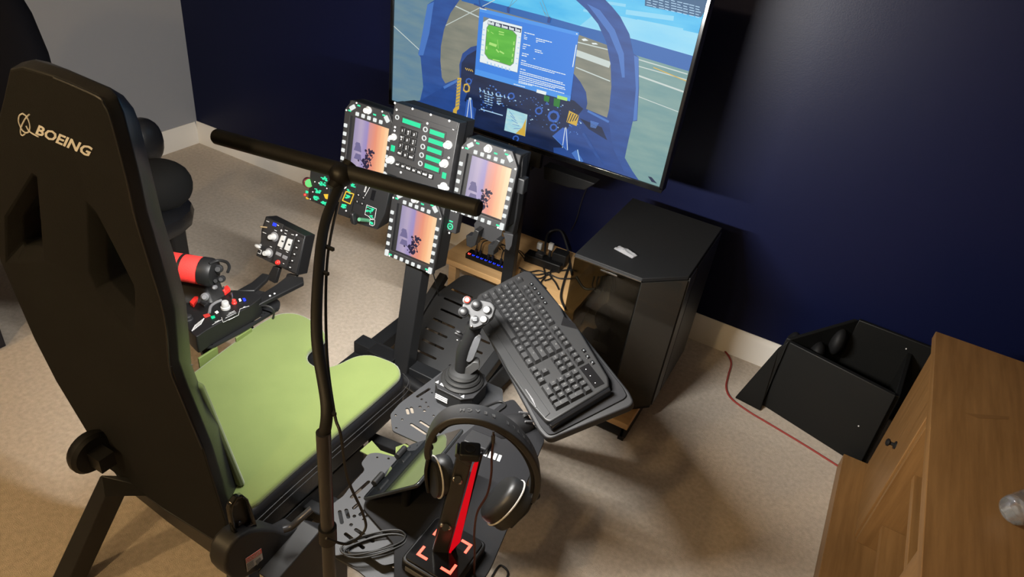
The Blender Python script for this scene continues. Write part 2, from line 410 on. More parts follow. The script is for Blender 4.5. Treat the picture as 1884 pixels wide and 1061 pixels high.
# --- cushion
cov = [(1.935, -1.84), (1.915, -1.40), (1.925, -1.33), (1.965, -1.30), (2.02, -1.298), (2.085, -1.318), (2.108, -1.345), (2.095, -1.40), (2.125, -1.435), (2.17, -1.435), (2.195, -1.40), (2.21, -1.345), (2.245, -1.315), (2.32, -1.308), (2.355, -1.335), (2.352, -1.45), (2.338, -1.70), (2.335, -1.84)]
def off(poly, d, cx=2.14, cy=-1.57): return [((x-cx)*(1+d/.22)+cx, (y-cy)*(1+d/.27)+cy) for x, y in poly]
zc = lambda x, y: .418+.03*(y+1.84)/.53
bm = B(); prism(bm, [V((x, y, zc(x, y)-.12)) for x, y in off(cov, .012)], (0, 0, .118)); cush = obj('seat_cushion', bm, 'leather', ck, .022, seg=4)
# green cover: a lightly domed quilted top
bm = B(); ring0 = [V((x, y, zc(x, y)-.012)) for x, y in off(rounded([V((x, y, 0)) for x, y in cov], .03, 3) and [(p.x, p.y) for p in rounded([V((x, y, 0)) for x, y in cov], .03, 3)], .004)]
prism(bm, ring0, (0, 0, .022)); cover = obj('seat_cover', bm, 'green_fabric', ck, .008, seg=3, label='moss green fabric seat cover')
bm = B(); tube(bm, [hz((415, 698), .431), hz((500, 740), .436), hz((592, 800), .434)], .0011, 6, 6); obj('seam', bm, 'olive', cover)
# green back cover on the front of the backrest
bk = [V((x, y, z)) for x, y, z in ((2.290, -1.815, .43), (2.238, -1.825, .64), (2.226, -1.830, .70), (2.0, -1.830, .70), (1.95, -1.83, .64), (1.94, -1.815, .43))]
bm = B(); prism(bm, bk, (0, .016, 0)); obj('back_cover', bm, 'green_fabric', ck, .008, seg=3, label='moss green fabric cover on the backrest')
bm = B()
for dz, dd in ((-.030, .016), (-.045, .019)):
    e = [V((x, y, zc(x, y)+dz)) for x, y in off(cov, dd)][13:]
    tube(bm, e, .0011, 6, 4)
obj('stitching', bm, 'dark_grey', cush)
# --- recliner covers, brackets, warning sticker
xr = 2.43
q5 = lambda x, y: (400+x/5.28, 860+y/5.28)
rp = [(75, 960), (90, 850), (140, 760), (220, 670), (330, 612), (430, 600), (470, 600), (560, 600), (680, 640), (800, 570), (805, 640), (620, 790), (500, 930), (380, 1020), (260, 1080), (140, 1075), (90, 1020)]
bm = B(); prism(bm, [hx(q5(*p), xr) for p in rp], (-.045, 0, 0)); rc = obj('recliner_cover', bm, 'dark_grey', ck, .006, seg=3)
bm = B(); prism(bm, [hx(q5(*p), xr+.0012) for p in ((272, 884), (425, 782), (442, 886), (290, 1012))], (.0004, 0, 0)); st = obj('warning_sticker', bm, 'print_white', rc)
bm = B(); prism(bm, [hx(q5(*p), xr+.002) for p in ((274, 886), (425, 784), (431, 828), (281, 928))], (.0003, 0, 0)); obj('sticker_band', bm, 'print_red', rc)
bm = B(); text_fit(bm, 'DANGER', hx(q5(287, 922), xr+.0028), hx(q5(424, 828), xr+.0028), hx(q5(281, 892), xr+.0028)-hx(q5(287, 922), xr+.0028), .01)
obj('sticker_lettering', bm, 'print_white', rc)
bm = B()
for k in range(5): prism(bm, [hx(q5(*p), xr+.0022) for p in ((285+k*2, 940+k*14), (350+k*2, 897+k*14), (351+k*2, 904+k*14), (286+k*2, 947+k*14))], (.0003, 0, 0))
prism(bm, [hx(q5(*p), xr+.0022) for p in ((370, 905), (415, 868), (425, 890), (385, 950))], (.0003, 0, 0))
obj('sticker_print', bm, 'print_grey', rc)
bp = [(75, 390), (90, 330), (150, 250), (205, 236), (260, 280), (300, 380), (352, 560), (150, 690), (110, 560)]
bp2 = [(110, 400), (120, 350), (160, 285), (200, 272), (235, 300), (262, 400), (300, 520), (165, 600), (135, 540)]
bm = B(); prism(bm, [hx(q5(*p), 2.405) for p in bp], (.012, 0, 0), [[hx(q5(*p), 2.405) for p in bp2]]); obj('hinge_loop', bm, 'gloss_black', ck, .003, seg=3)
bm = B(); prism(bm, [hx(q5(*p), 2.400) for p in bp2], (.006, 0, 0)); obj('hinge_plate', bm, 'black_plastic', ck)
for p in ((172, 340), (208, 535)): bm = B(); lathe(bm, [(.0055, 0), (.0055, .002), (.004, .004), (.001, .004)], hx(q5(*p), 2.406), (1, 0, 0), 14); obj('bolt', bm, 'silver_black', ck)
bm = B(); tube(bm, [hx(q5(640, 600), 2.44), hx(q5(720, 570), 2.45), hx(q5(800, 500), 2.46), hx(q5(915, 400), 2.47)], (.008, .0075), 12, 6); obj('recline_lever', bm, 'silver_black', ck)
bm = B(); lathe(bm, [(.03, 0), (.048, 0), (.052, .01), (.052, .022), (.045, .03), (.01, .03)], hx((160, 825), 1.905), (1, 0, 0), 28)
box(bm, hx((185, 842), 1.95), (.05, .036, .04)); obj('recliner_cover', bm, 'black_plastic', ck)
# --- steel frame
def bar(name, pts, sx, sy, m='powder_black', parent=ck, bevel=.003):     # square tube with mitred bends
    bm = B(); P = [V(p) for p in pts]; rings = []
    for i, p in enumerate(P):
        d = ((P[i]-P[i-1]).normalized() if i else V((0, 0, 0)))+((P[i+1]-P[i]).normalized() if i < len(P)-1 else V((0, 0, 0))); d.normalize()
        s = V((1, 0, 0)) if abs(d.x) < .8 else V((0, 1, 0)); s = (s-d*s.dot(d)).normalized(); v = d.cross(s)
        k = 1.0
        if 0 < i < len(P)-1: k = 1/max(.4, d.dot((P[i]-P[i-1]).normalized()))
        rings.append([bm.verts.new(p+s*a*sx/2+v*b*sy/2*k) for a, b in ((-1, -1), (1, -1), (1, 1), (-1, 1))])
    for a, b in zip(rings, rings[1:]):
        for i in range(4): bm.faces.new((a[i], a[(i+1) % 4], b[(i+1) % 4], b[i]))
    bm.faces.new(rings[0][::-1]); bm.faces.new(rings[-1]); return obj(name, bm, m, parent, bevel)
foot = hz((122, 1085), .0)
bar('rear_leg', [(2.06, -1.80, .29), hz((208, 892), .26), (foot.x, foot.y, .012)], .052, .052)
bar('rear_leg', [(2.25, -1.80, .29), (2.40, -1.93, .26), (2.47, -2.15, .012)], .052, .052)
bxo('rail', (1.965, -1.14, .10), (.05, 1.30, .05), 'powder_black', ck, .003)
bxo('rail', (2.385, -1.14, .10), (.05, 1.30, .05), 'powder_black', ck, .003)
bxo('cross_member', (2.175, -1.62, .20), (.47, .06, .05), 'powder_black', ck, .003)
for x in (1.99, 2.33): bxo('seat_bracket', (x, -1.62, .255), (.03, .30, .10), 'powder_black', ck, .003)
for x in (1.965, 2.385):
    for y in (-1.70, -.53): bxo('foot', (x, y, .0375), (.05, .06, .075), 'rubber', ck, .003)
bxo('cross_member', (2.175, -1.00, .145), (.47, .05, .05), 'powder_black', ck, .003)
# right side box under the seat and sloping fairing
bm = B(); prism(bm, [hx(p, 2.475) for p in ((505, 1075), (590, 975), (640, 985), (640, 1075))], (-.05, 0, 0)); obj('side_box', bm, 'dark_grey', ck, .003)
# centre post and panel carrier
bar('centre_post', [(2.14, -1.03, .05), (2.14, -.945, .60), (2.14, -.90, .90)], .062, .05)
bm = B(); box(bm, (2.14, -.905, .875), (.60, .028, .045)); obj('panel_beam', bm, 'powder_black', ck, .003)
bxo('post_clamp', (2.07, -1.03, .17), (.10, .05, .04), 'black_plastic', ck, .002)
bm = B(); cyl(bm, (2.17, -1.05, .14), (2.25, -1.06, .14), .022, seg=14); obj('clamp_knob', bm, 'black_plastic', ck, .002)
bxo('panel_arm', (1.93, -.885, .75), (.035, .02, .25), 'powder_black', ck, .002)
bxo('panel_carrier', (1.855, -.880, .655), (.33, .012, .06), 'powder_black', ck, .002)
# pedal plate: inclined, slotted
p0, p1 = V((2.215, -.945, .075)), V((2.215, -.60, .30)); pv = (p1-p0).normalized(); pl = (p1-p0).length; pu = V((1, 0, 0)); pn = pu.cross(pv)
out = rounded([p0-pu*.16, p0+pu*.16, p0+pu*.165+pv*pl*.9, p0+pu*.13+pv*pl, p0-pu*.11+pv*pl, p0-pu*.165+pv*pl*.72], .03, 4)
hs = []
for k in range(8):
    for cxx in (-.085, .06): hs.append(slot3(p0+pv*(.035+k*.043)+pu*(cxx+.006*(k % 3)), pu, pv, .085, .0042))
bm = B(); prism(bm, out, pn*-.005, hs); obj('pedal_plate', bm, 'powder_black', ck)
bar('pedal_arm', [(2.395, -1.15, .13), (2.395, -.80, .22), (2.395, -.62, .31)], .035, .035)
bar('pedal_arm', [(2.03, -.85, .12), (2.03, -.62, .27)], .03, .03)
# --- right hand side mount plates
ZP = .450
def plate(name, px, z, slots=(), dots=(), m='plate_grey', t=.004, r=.008, sw=.004):
    h = []
    for a, b in slots: h.append(slot(hz(a, z), hz(b, z), sw))
    for p, rr in dots: h.append(circle(hz(p, z), (1, 0, 0), (0, 1, 0), rr, 10))
    bm = B(); prism(bm, rounded([hz(p, z) for p in px], r, 3), (0, 0, -t), h); return obj(name, bm, m, ck)
plate('stick_mount_plate', [(718, 762), (735, 742), (815, 682), (838, 678), (925, 715), (925, 745), (880, 800), (800, 822), (768, 813), (722, 792)], ZP,
      [((768, 729), (790, 715)), ((757, 780), (783, 797)), ((774, 775), (798, 790)), ((749, 752), (751, 760)), ((757, 750), (759, 758))],
      [((776, 734), .0035), ((784, 740), .003), ((773, 748), .004), ((788, 748), .003), ((781, 755), .004), ((728, 763), .003), ((729, 787), .003), ((740, 771), .003), ((795, 722), .003), ((798, 764), .003)])
plate('side_mount_plate', [(604, 932), (632, 912), (651, 886), (672, 864), (664, 852), (678, 834), (694, 832), (728, 840), (740, 846), (709, 874), (692, 890), (672, 925), (680, 940), (712, 960), (722, 1000), (740, 1032), (705, 1040), (668, 1015), (612, 1022), (600, 1000), (598, 960)], ZP,
      [((647, 914), (678, 886)), ((625, 941), (629, 961)), ((637, 938), (641, 951)), ((636, 982), (668, 1007)), ((655, 974), (686, 995)), ((651, 934), (658, 928)), ((663, 946), (670, 940))],
      [((661, 915), .0032), ((652, 949), .004), ((646, 965), .004), ((614, 972), .0035), ((675, 949), .0035), ((668, 955), .002), ((694, 841), .0025), ((715, 843), .003)])
plate('lower_plate', [(612, 1022), (650, 1000), (705, 965), (725, 985), (758, 1015), (735, 1085), (690, 1075), (660, 1050)], ZP-.02, [], [((708, 990), .003), ((724, 1042), .003)])
TRZ = .458
bm = B(); prism(bm, rounded([hz(p, TRZ) for p in ((925, 740), (945, 733), (1003, 807), (903, 1045), (880, 1080), (725, 1080), (725, 1000), (668, 935), (672, 918), (700, 890), (800, 835), (850, 800))], .012, 3), (0, 0, -.007)); obj('mouse_tray', bm, 'pad_black', ck, .001)
bm = B()
for k in range(4):
    a = 889+k*8.2; b = 828+k*3.0
    prism(bm, [hz(p, TRZ+.0006) for p in ((a, b+10), (a+4.5, b-1), (a+10, b+1), (a+5.5, b+12))], (0, 0, .0003))
obj('tray_emblem', bm, 'print_white', ck, label='white striped emblem')
bm = B(); a = hz((880, 812), TRZ+.01); box(bm, a, (.06, .045, .018), Matrix.Rotation(.1, 3, 'Z')); obj('mount_block', bm, 'dark_grey', ck, .003)
# olive green brackets carrying the side plates
def strap(px_top, z0, z1, x, wd, lean=0):
    p = hz(px_top, z0); bm = B(); box(bm, (p.x, p.y, (z0+z1)/2), (.006, wd, z0-z1), Matrix.Rotation(lean, 3, 'Y')); obj('plate_bracket', bm, 'olive', ck, .001)
strap((382, 648), .462, .20, 0, .06); strap((448, 612), .462, .20, 0, .055)
bm = B(); prism(bm, [hz(p, ZP-.012) for p in ((662, 829), (684, 810), (700, 828), (728, 838), (715, 850), (680, 838))], (0, 0, -.003)); prism(bm, [hz(p, ZP-.03) for p in ((728, 822), (748, 815), (762, 826), (745, 845), (728, 838))], (0, 0, -.003)); obj('plate_bracket', bm, 'green_fabric', ck)
for y in (-1.42, -1.68): bar('side_arm', [(2.33, y, .27), (2.52, y, .30), (2.62, y, ZP-.02)], .03, .03)
for y in (-1.36, -1.50): bar('side_arm', [(1.98, y, .26), (1.86, y, .24), (1.80, y, .46)], .03, .03)
# left plate under the throttle
ZT = .470
q6 = lambda x, y: (310+x/3.535, 380+y/3.535)
plate('throttle_plate', [q6(*p) for p in ((150, 880), (250, 915), (300, 905), (470, 815), (720, 660), (728, 620), (705, 597), (520, 590), (380, 540), (100, 560), (20, 760))], ZT,
      [(q6(560, 735), q6(600, 712)), (q6(480, 765), q6(545, 745))], [(q6(705, 665), .004), (q6(620, 695), .004), (q6(280, 895), .004)], 'powder_black', .006)
# hooks and bracket below the right display
hk = lambda pts, y: [hy(p, y) for p in pts]
bm = B(); prism(bm, hk(((872, 412), (882, 398), (926, 416), (921, 440), (905, 446), (874, 430)), -.925), (0, .003, 0)); obj('hook_plate', bm, 'dark_grey', ck, .001)
for pts in (((873, 422), (881, 426), (874, 452), (866, 456), (858, 452), (857, 433), (868, 434)), ((912, 440), (920, 444), (908, 462), (908, 470), (897, 468), (898, 450), (908, 450))):
    bm = B(); prism(bm, hk(pts, -.955), (0, .03, 0)); obj('cable_hook', bm, 'black_plastic', ck, .002)
bm = B(); prism(bm, hk(((925, 428), (944, 432), (941, 452), (936, 461), (930, 458), (929, 440)), -.94), (0, .004, 0)); obj('arm_bracket', bm, 'dark_grey', ck, .001)
bm = B(); prism(bm, hk(((940, 300), (962, 288), (960, 320), (950, 400), (942, 435), (928, 428)), -.91), (0, .03, 0)); obj('display_arm', bm, 'powder_black', ck, .002)

# --- keyboard tray, tilted towards the seat
KR = Matrix.Rotation(-.64, 3, 'Z') @ Matrix.Rotation(.38, 3, 'X') @ Matrix.Rotation(.055, 3, 'Y')
KO = V((2.803, -1.287, .667)); kn = KR @ V((0, 0, 1))
TO = KO-kn*.030
tray_px = [(872, 570), (880, 552), (965, 501), (984, 504), (1158, 720), (1166, 738), (1160, 746), (1014, 806), (1003, 804), (990, 790)]
bm = B(); prism(bm, rounded([hit(p, TO-kn*.004, kn) for p in tray_px], .01, 3), -kn*.022); tr = obj('keyboard_tray', bm, 'dark_grey', ck, .004, seg=3)
pad_px = [(880, 574), (888, 556), (966, 508), (980, 510), (1146, 712), (1153, 727), (1148, 733), (1020, 798), (1009, 799), (996, 786)]
bm = B(); prism(bm, rounded([hit(p, TO, kn) for p in pad_px], .014, 4), -kn*.004); obj('tray_pad', bm, 'pad_black', tr, .001)
bar('tray_arm', [(2.40, -1.12, .13), (2.52, -1.14, .34), TO+KR @ V((-.16, -.07, -.03))], .035, .035)

# ================================================================== TELEVISION
TVY = -.50
tl, tr_, bl, br = V((1.672, TVY, 1.388)), V((2.712, TVY, 1.388)), V((1.672, TVY, .795)), V((2.712, TVY, .795))
tv = thing('television', 'flat screen television showing a flight simulator cockpit', 'television', (2.19, TVY, .795))
bm = B(); box(bm, (2.192, TVY+.025, 1.0915), (1.04, .036, .593)); obj('body', bm, 'black_plastic', tv, .004)
SB = .011
X0, X1, Z0, Z1 = 1.672+SB, 2.712-SB, .795+.017, 1.388-SB
bm = B()
for c, s in (((2.192, TVY, .795+.0085), (1.04, .008, .017)), ((2.192, TVY, 1.388-SB/2), (1.04, .008, SB)), ((1.672+SB/2, TVY, 1.0915), (SB, .008, .57)), ((2.712-SB/2, TVY, 1.0915), (SB, .008, .57))): box(bm, c, s)
obj('bezel', bm, 'gloss_black', tv, .0015)
ly = [0]
def tvp(q, k):                                   # zoomed picture coordinate -> screen surface
    p = hy((700+q[0]/2.947, q[1]/2.947), TVY+.003)
    return V((p.x, TVY+.003-k*.00002, p.z))
def clip(P):                                     # keep a picture shape inside the screen
    for ax, lim, sg in ((0, X0, 1), (0, X1, -1), (2, Z0, 1), (2, Z1, -1)):
        Q = []
        for i, b in enumerate(P):
            a = P[i-1]; da, db = (a[ax]-lim)*sg, (b[ax]-lim)*sg
            if (da < 0) != (db < 0): Q.append(a+(b-a)*(da/(da-db)))
            if db >= 0: Q.append(b)
        P = Q
    return P
tvmats = []; bmS = B()
def tvm(name, c, c2=None, sc=6):
    n = 'screen_'+name; glow(n, c)
    if c2:
        nt = M[n].node_tree; b = nt.nodes['Principled BSDF']; tc = nt.nodes.new('ShaderNodeTexCoord'); mp = nt.nodes.new('ShaderNodeMapping')
        mp.inputs['Scale'].default_value = (sc, 1, sc*4); mp.inputs['Rotation'].default_value = (0, .25, 0)
        nz = nt.nodes.new('ShaderNodeTexNoise'); nz.inputs['Scale'].default_value = 1.5; nz.inputs['Detail'].default_value = 6
        r = nt.nodes.new('ShaderNodeValToRGB'); r.color_ramp.elements[0].position = .35; r.color_ramp.elements[1].position = .68
        r.color_ramp.elements[0].color = (*s2l(c), 1); r.color_ramp.elements[1].color = (*s2l(c2), 1)
        nt.links.new(tc.outputs['Object'], mp.inputs['Vector']); nt.links.new(mp.outputs['Vector'], nz.inputs['Vector'])
        nt.links.new(nz.outputs['Fac'], r.inputs['Fac']); nt.links.new(r.outputs['Color'], b.inputs['Emission Color'])
    tvmats.append(n); return len(tvmats)-1
c_gl = tvm('ground_left', (92, 128, 152), (112, 140, 150)); c_gm = tvm('tarmac', (118, 122, 112), (138, 138, 124)); c_gr = tvm('ground_right', (108, 148, 150), (128, 160, 156))
c_sky = tvm('sky', (60, 178, 232), (108, 205, 240), 3); c_sky2 = tvm('sky_low', (150, 214, 238), (128, 205, 238), 3); c_sea = tvm('sea', (38, 98, 172))
c_arch = tvm('canopy_frame', (44, 84, 156), (36, 70, 136)); c_arch2 = tvm('canopy_light', (70, 116, 190)); c_pit = tvm('cockpit_blue', (33, 66, 130), (40, 76, 146)); c_dk = tvm('instrument_dark', (20, 34, 66), (26, 44, 84))
c_dlg = tvm('window_blue', (56, 128, 222)); c_dlg2 = tvm('window_foot', (74, 148, 232)); c_wh = tvm('white', (228, 238, 240)); c_pale = tvm('pale', (172, 208, 236)); c_grn = tvm('scope_green', (80, 172, 56), (102, 190, 70))
c_gry = tvm('grey', (120, 130, 130)); c_map = tvm('map', (150, 205, 222), (190, 222, 220), 20); c_yel = tvm('yellow', (206, 170, 70)); c_red = tvm('red', (214, 40, 40)); c_line = tvm('runway_line', (196, 208, 204)); c_tbox = tvm('text_box', (48, 92, 132)); c_blu = tvm('label_blue', (92, 138, 214)); c_dgr = tvm('dark_green', (40, 120, 50)); c_grl = tvm('lime', (170, 225, 120)); c_knob = tvm('knob', (52, 96, 182))
def tvpoly(pts, mi):
    ly[0] += 1; k = ly[0]*.5
    P = clip([tvp(q, k) for q in pts]); Q = []
    if len(P) < 3: return
    for p in P:
        if not Q or (p-Q[-1]).length > 1e-5: Q.append(p)
    if (Q[0]-Q[-1]).length < 1e-5: Q.pop()
    if len(Q) > 2: poly_fill(bmS, [Q], mi)
def tvline(a, b, wd, mi):
    d = V((b[0]-a[0], b[1]-a[1])); n = V((-d.y, d.x)).normalized()*wd/2
    tvpoly([(a[0]+n.x, a[1]+n.y), (b[0]+n.x, b[1]+n.y), (b[0]-n.x, b[1]-n.y), (a[0]-n.x, a[1]-n.y)], mi)
tvpoly([(30, -900), (2000, -900), (1800, 1400), (0, 700)], c_gr)
tvpoly([(30, -900), (420, -900), (430, 520), (200, 640), (0, 700)], c_gl)
tvpoly([(430, -60), (1300, 170), (1260, 640), (330, 560), (320, 200)], c_gm)
tvpoly([(480, -700), (2000, -700), (1790, 0), (1700, 305), (1385, 215), (1080, 140), (940, 100), (440, -30)], c_sky)
tvpoly([(1180, 60), (1760, 190), (1700, 305), (1385, 215), (1080, 140)], c_sky2)
for a, b, wd in (((1330, 65), (1590, 100), 26), ((1390, 115), (1640, 165), 22), ((1230, 15), (1330, 30), 16), ((1100, 55), (1240, 92), 12)): tvline(a, b, wd, c_sky2)
tvpoly([(440, -30), (940, 100), (1080, 140), (1385, 215), (1700, 305), (1672, 386), (1385, 300), (1080, 190), (900, 130), (440, 5)], c_sea)
for a, b, wd in (((1055, 225), (1245, 272), 6), ((1058, 285), (1245, 352), 34), ((1060, 365), (1245, 440), 6), ((1385, 318), (1665, 402), 6), ((1385, 355), (1660, 432), 5), ((1385, 405), (1645, 498), 9), ((1390, 520), (1615, 606), 4), ((400, 30), (560, 105), 6), ((330, 150), (620, 0), 4), ((60, 130), (330, 380), 4)): tvline(a, b, wd, c_line)
tvline((1480, 365), (1660, 440), 5, c_yel); tvpoly([(1090, 212), (1110, 208), (1128, 220), (1100, 222)], c_wh); tvpoly([(1145, 232), (1170, 233), (1180, 242), (1150, 240)], c_wh)
tvpoly([(1450, 955), (1470, 960), (1500, 995), (1470, 985)], c_dk)
# canopy bow
tvpoly([(290, -160), (292, 0), (255, 25), (238, 150), (205, 290), (218, 312), (226, 400), (232, 470), (215, 545), (140, 600), (350, 640), (440, 418), (352, 452), (333, 420), (325, 330), (328, 250), (345, 160), (380, 70), (450, -30), (560, -160)], c_arch)
tvpoly([(255, 25), (290, 10), (265, 180), (232, 300), (205, 300)], c_arch2)
tvpoly([(1000, -120), (1060, 0), (1120, 55), (1180, 130), (1225, 230), (1248, 350), (1252, 470), (1240, 590), (1215, 690), (1300, 1030), (1410, 990), (1365, 925), (1325, 855), (1345, 760), (1368, 658), (1392, 655), (1402, 480), (1400, 310), (1372, 290), (1350, 185), (1300, 90), (1255, 35), (1210, -10), (1150, -120)], c_arch)
tvpoly([(1120, 20), (1190, 55), (1270, 160), (1320, 290), (1325, 420), (1310, 420), (1290, 300), (1240, 180), (1170, 85)], c_arch2)
tvpoly([(1375, 300), (1400, 312), (1398, 480), (1390, 650), (1370, 655), (1385, 480)], c_arch2)
# lower cockpit
tvpoly([(40, 560), (215, 545), (345, 470), (430, 425), (428, 350), (445, 290), (490, 255), (530, 245), (1045, 395), (1085, 445), (1115, 500), (1122, 560), (1115, 590), (1235, 640), (1260, 800), (1330, 950), (1415, 1010), (1300, 1150), (0, 720)], c_pit)
tvpoly([(440, 340), (470, 300), (525, 268), (515, 410), (450, 480), (435, 430)], c_dk)
tvpoly([(512, 400), (1050, 545), (1100, 590), (1010, 700), (985, 800), (790, 800), (660, 740), (500, 690), (520, 590), (455, 545)], c_dk)
tvpoly([(540, 590), (655, 625), (650, 745), (495, 690)], c_dk); tvpoly([(800, 660), (930, 700), (940, 830), (800, 790)], c_dk)
tvpoly([(1080, 640), (1200, 690), (1230, 760), (1130, 700)], c_dk)
rng = random.Random(3)
for k in range(150):
    x = rng.uniform(520, 1085); y = 430+(x-520)*.27+rng.uniform(10, 160); s = rng.uniform(3, 9)
    if x > 655 and x < 800 and y > 575: continue
    tvpoly([(x, y), (x+s, y+s*.3), (x+s, y+s), (x, y+s*.8)], rng.choice((c_blu, c_blu, c_knob, c_pale, c_arch2)))
for x, y, s in ((710, 520, 20), (860, 600, 22), (940, 630, 34), (940, 690, 22), (735, 750, 18), (640, 510, 14), (480, 440, 18)):
    tvpoly([(x+s*math.cos(i*.7854), y+s*math.sin(i*.7854)) for i in range(8)], c_knob)
    tvpoly([(x+s*.6*math.cos(i*.7854), y+s*.6*math.sin(i*.7854)) for i in range(8)], c_dk)
for k in range(8): tvline((540+k*22, 480+k*6), (545+k*22, 495+k*6), 6, c_pale)
for k in range(3):
    for j in range(5): tvline((565+k*16, 505+j*13+k*5), (577+k*16, 508+j*13+k*5), 4, c_pale)
    for j in range(4): tvline((632+k*8, 520+j*13), (640+k*8, 522+j*13), 4, c_pale)
for k in range(4): tvline((462+k*11, 366+k*3), (470+k*11, 380+k*3), 4, c_yel)
# pedals, lines
for pts in (((485, 528), (462, 640)), ((490, 528), (478, 640)), ((492, 530), (505, 640)), ((455, 640), (510, 645))): tvline(*pts, 4, c_pale)
tvpoly([(470, 540), (500, 540), (510, 660), (455, 655)], c_knob); tvline((484, 530), (470, 636), 3, c_wh); tvline((488, 530), (496, 640), 3, c_wh)
tvpoly([(990, 690), (1020, 700), (1015, 815), (935, 735)], c_knob); tvline((1003, 690), (988, 800), 3, c_wh); tvline((1008, 690), (1016, 812), 3, c_wh); tvline((935, 735), (1015, 815), 5, c_arch2)
tvline((545, 590), (665, 625), 5, c_pale); tvline((1125, 600), (1240, 660), 12, c_arch2); tvline((345, 475), (440, 425), 14, c_arch2)
tvline((1100, 720), (1210, 900), 14, c_arch); tvline((1050, 820), (1090, 880), 30, c_arch2); tvline((1070, 810), (1085, 890), 5, c_pale)
for k in range(6): tvline((1140, 655+k*6), (1185-k*3, 668+k*5), 3, c_blu)
# yellow handle
tvpoly([(420, 420), (441, 422), (428, 590), (398, 612), (402, 585), (408, 580)], c_yel)
for k in range(9): tvline((412, 440+k*17), (434, 430+k*17), 5, c_gry)
tvpoly([(397, 590), (418, 585), (415, 618), (394, 620)], c_yel); tvpoly([(405, 632), (428, 625), (434, 640), (425, 664), (400, 662)], c_red)
tvpoly([(455, 455), (475, 450), (488, 470), (485, 495), (465, 502), (450, 490)], c_yel); tvpoly([(460, 462), (474, 460), (480, 475), (476, 490), (464, 492), (456, 482)], c_dk)
# stripes
tvpoly([(1025, 598), (1078, 625), (1065, 682), (1010, 660)], c_yel)
for k in range(4): tvline((1015+k*14, 660-k*2), (1035+k*13, 612+k*4), 5, c_dk)
# map
tvpoly([(690, 585), (799, 620), (786, 738), (673, 705)], c_map); tvpoly([(770, 690), (792, 640), (786, 738), (735, 722)], c_yel)
for k in range(5): tvline((700+k*6, 600+k*24), (730+k*8, 640+k*14), 2, c_knob)
# green displays
tvpoly([(890, 515), (920, 523), (915, 553), (888, 545)], c_dgr); tvpoly([(943, 530), (978, 538), (972, 582), (940, 572)], c_dgr)
# mission window
tvpoly([(540, 45), (1078, 178), (1030, 548), (513, 402)], c_dlg); tvpoly([(517, 372), (1034, 520), (1030, 548), (513, 402)], c_dlg2)
tvpoly([(541, 42), (1079, 175), (1077, 195), (540, 62)], c_dlg2)
z4b = lambda x, y: ((880+x/6.24-700)*2.947, (20+y/6.24)*2.947)
P4 = lambda L: [z4b(*q) for q in L]
tvpoly(P4([(65, 65), (510, 178), (455, 708), (20, 585)]), c_gry)
tvpoly(P4([(60, 130), (130, 85), (508, 180), (452, 705), (22, 583)]), c_wh)
tvpoly(P4([(100, 190), (125, 152), (400, 222), (448, 275), (412, 600), (372, 632), (120, 552), (76, 490)]), c_gry)
tvpoly(P4([(106, 192), (128, 158), (398, 228), (442, 278), (406, 596), (370, 625), (122, 545), (82, 486)]), c_grn)
for a, b, wd in (((240, 235), (300, 250), 12), ((240, 262), (300, 275), 10), ((130, 370), (215, 400), 30), ((210, 440), (240, 475), 14), ((250, 460), (300, 490), 16), ((170, 555), (250, 575), 12), ((150, 240), (180, 262), 6), ((100, 405), (100, 440), 14), ((415, 350), (412, 390), 12), ((412, 420), (408, 460), 12), ((400, 490), (396, 525), 12), ((395, 550), (390, 585), 12), ((225, 330), (235, 430), 4), ((110, 210), (125, 235), 12)):
    tvline(z4b(*a), z4b(*b), wd*2.947/6.24, c_grl)
tvpoly(P4([(118, 108), (500, 205), (494, 250), (112, 152)]), c_dk)
for k in range(26):
    if k in (5, 10, 16, 21): continue
    x0 = 120+k*14.2; y0 = 112+k*3.66; hh = 36 if k in (0, 1, 3, 4, 6, 7, 8, 11, 17, 22) else 27
    tvpoly(P4([(x0, y0+38-hh), (x0+11.5, y0+41-hh), (x0+9, y0+39), (x0-3, y0+36)]), c_wh)
for x, y in ((45, 560), (428, 668)): tvpoly([z4b(x+24*math.cos(i*.7854), y+24*math.sin(i*.7854)) for i in range(8)], c_wh)
for k in range(7): tvline(z4b(110+k*42, 580+k*13), z4b(112+k*42, 610+k*13), 7, c_pale)
for k in range(6): tvline(z4b(50-k*3, 210+k*58), z4b(80-k*3, 218+k*58), 5, c_pale); tvline(z4b(468-k*7, 300+k*60), z4b(490-k*7, 306+k*60), 5, c_pale)
def lines(rows):
    for x0, y0, x1, y1, h in rows:
        n = max(1, int((x1-x0)/26))
        for i in range(n):
            a = i/n; b = (i+rng.uniform(.8, .98))/n
            tvline(z4b(x0+(x1-x0)*a, y0+(y1-y0)*a), z4b(x0+(x1-x0)*b, y0+(y1-y0)*b), h*.42, c_wh)
lines([(535, 245, 655, 275, 11), (530, 275, 560, 282, 9), (530, 297, 575, 308, 9), (530, 315, 570, 326, 9), (668, 312, 855, 360, 11), (668, 335, 775, 360, 10), (668, 353, 690, 358, 9), (522, 378, 605, 398, 11), (515, 402, 560, 412, 9), (515, 425, 550, 434, 9), (653, 440, 735, 462, 10), (655, 463, 748, 486, 10), (510, 482, 590, 502, 11), (505, 505, 565, 520, 13), (640, 543, 662, 550, 9), (500, 563, 560, 580, 11),
       (495, 588, 1010, 730, 10), (495, 608, 885, 715, 10), (488, 662, 550, 680, 11), (482, 690, 980, 825, 10), (482, 710, 1005, 850, 10), (476, 735, 1000, 880, 10), (474, 757, 1012, 902, 10), (472, 780, 890, 885, 10), (470, 800, 1000, 945, 10), (470, 818, 630, 855, 10), (415, 835, 550, 872, 10)])
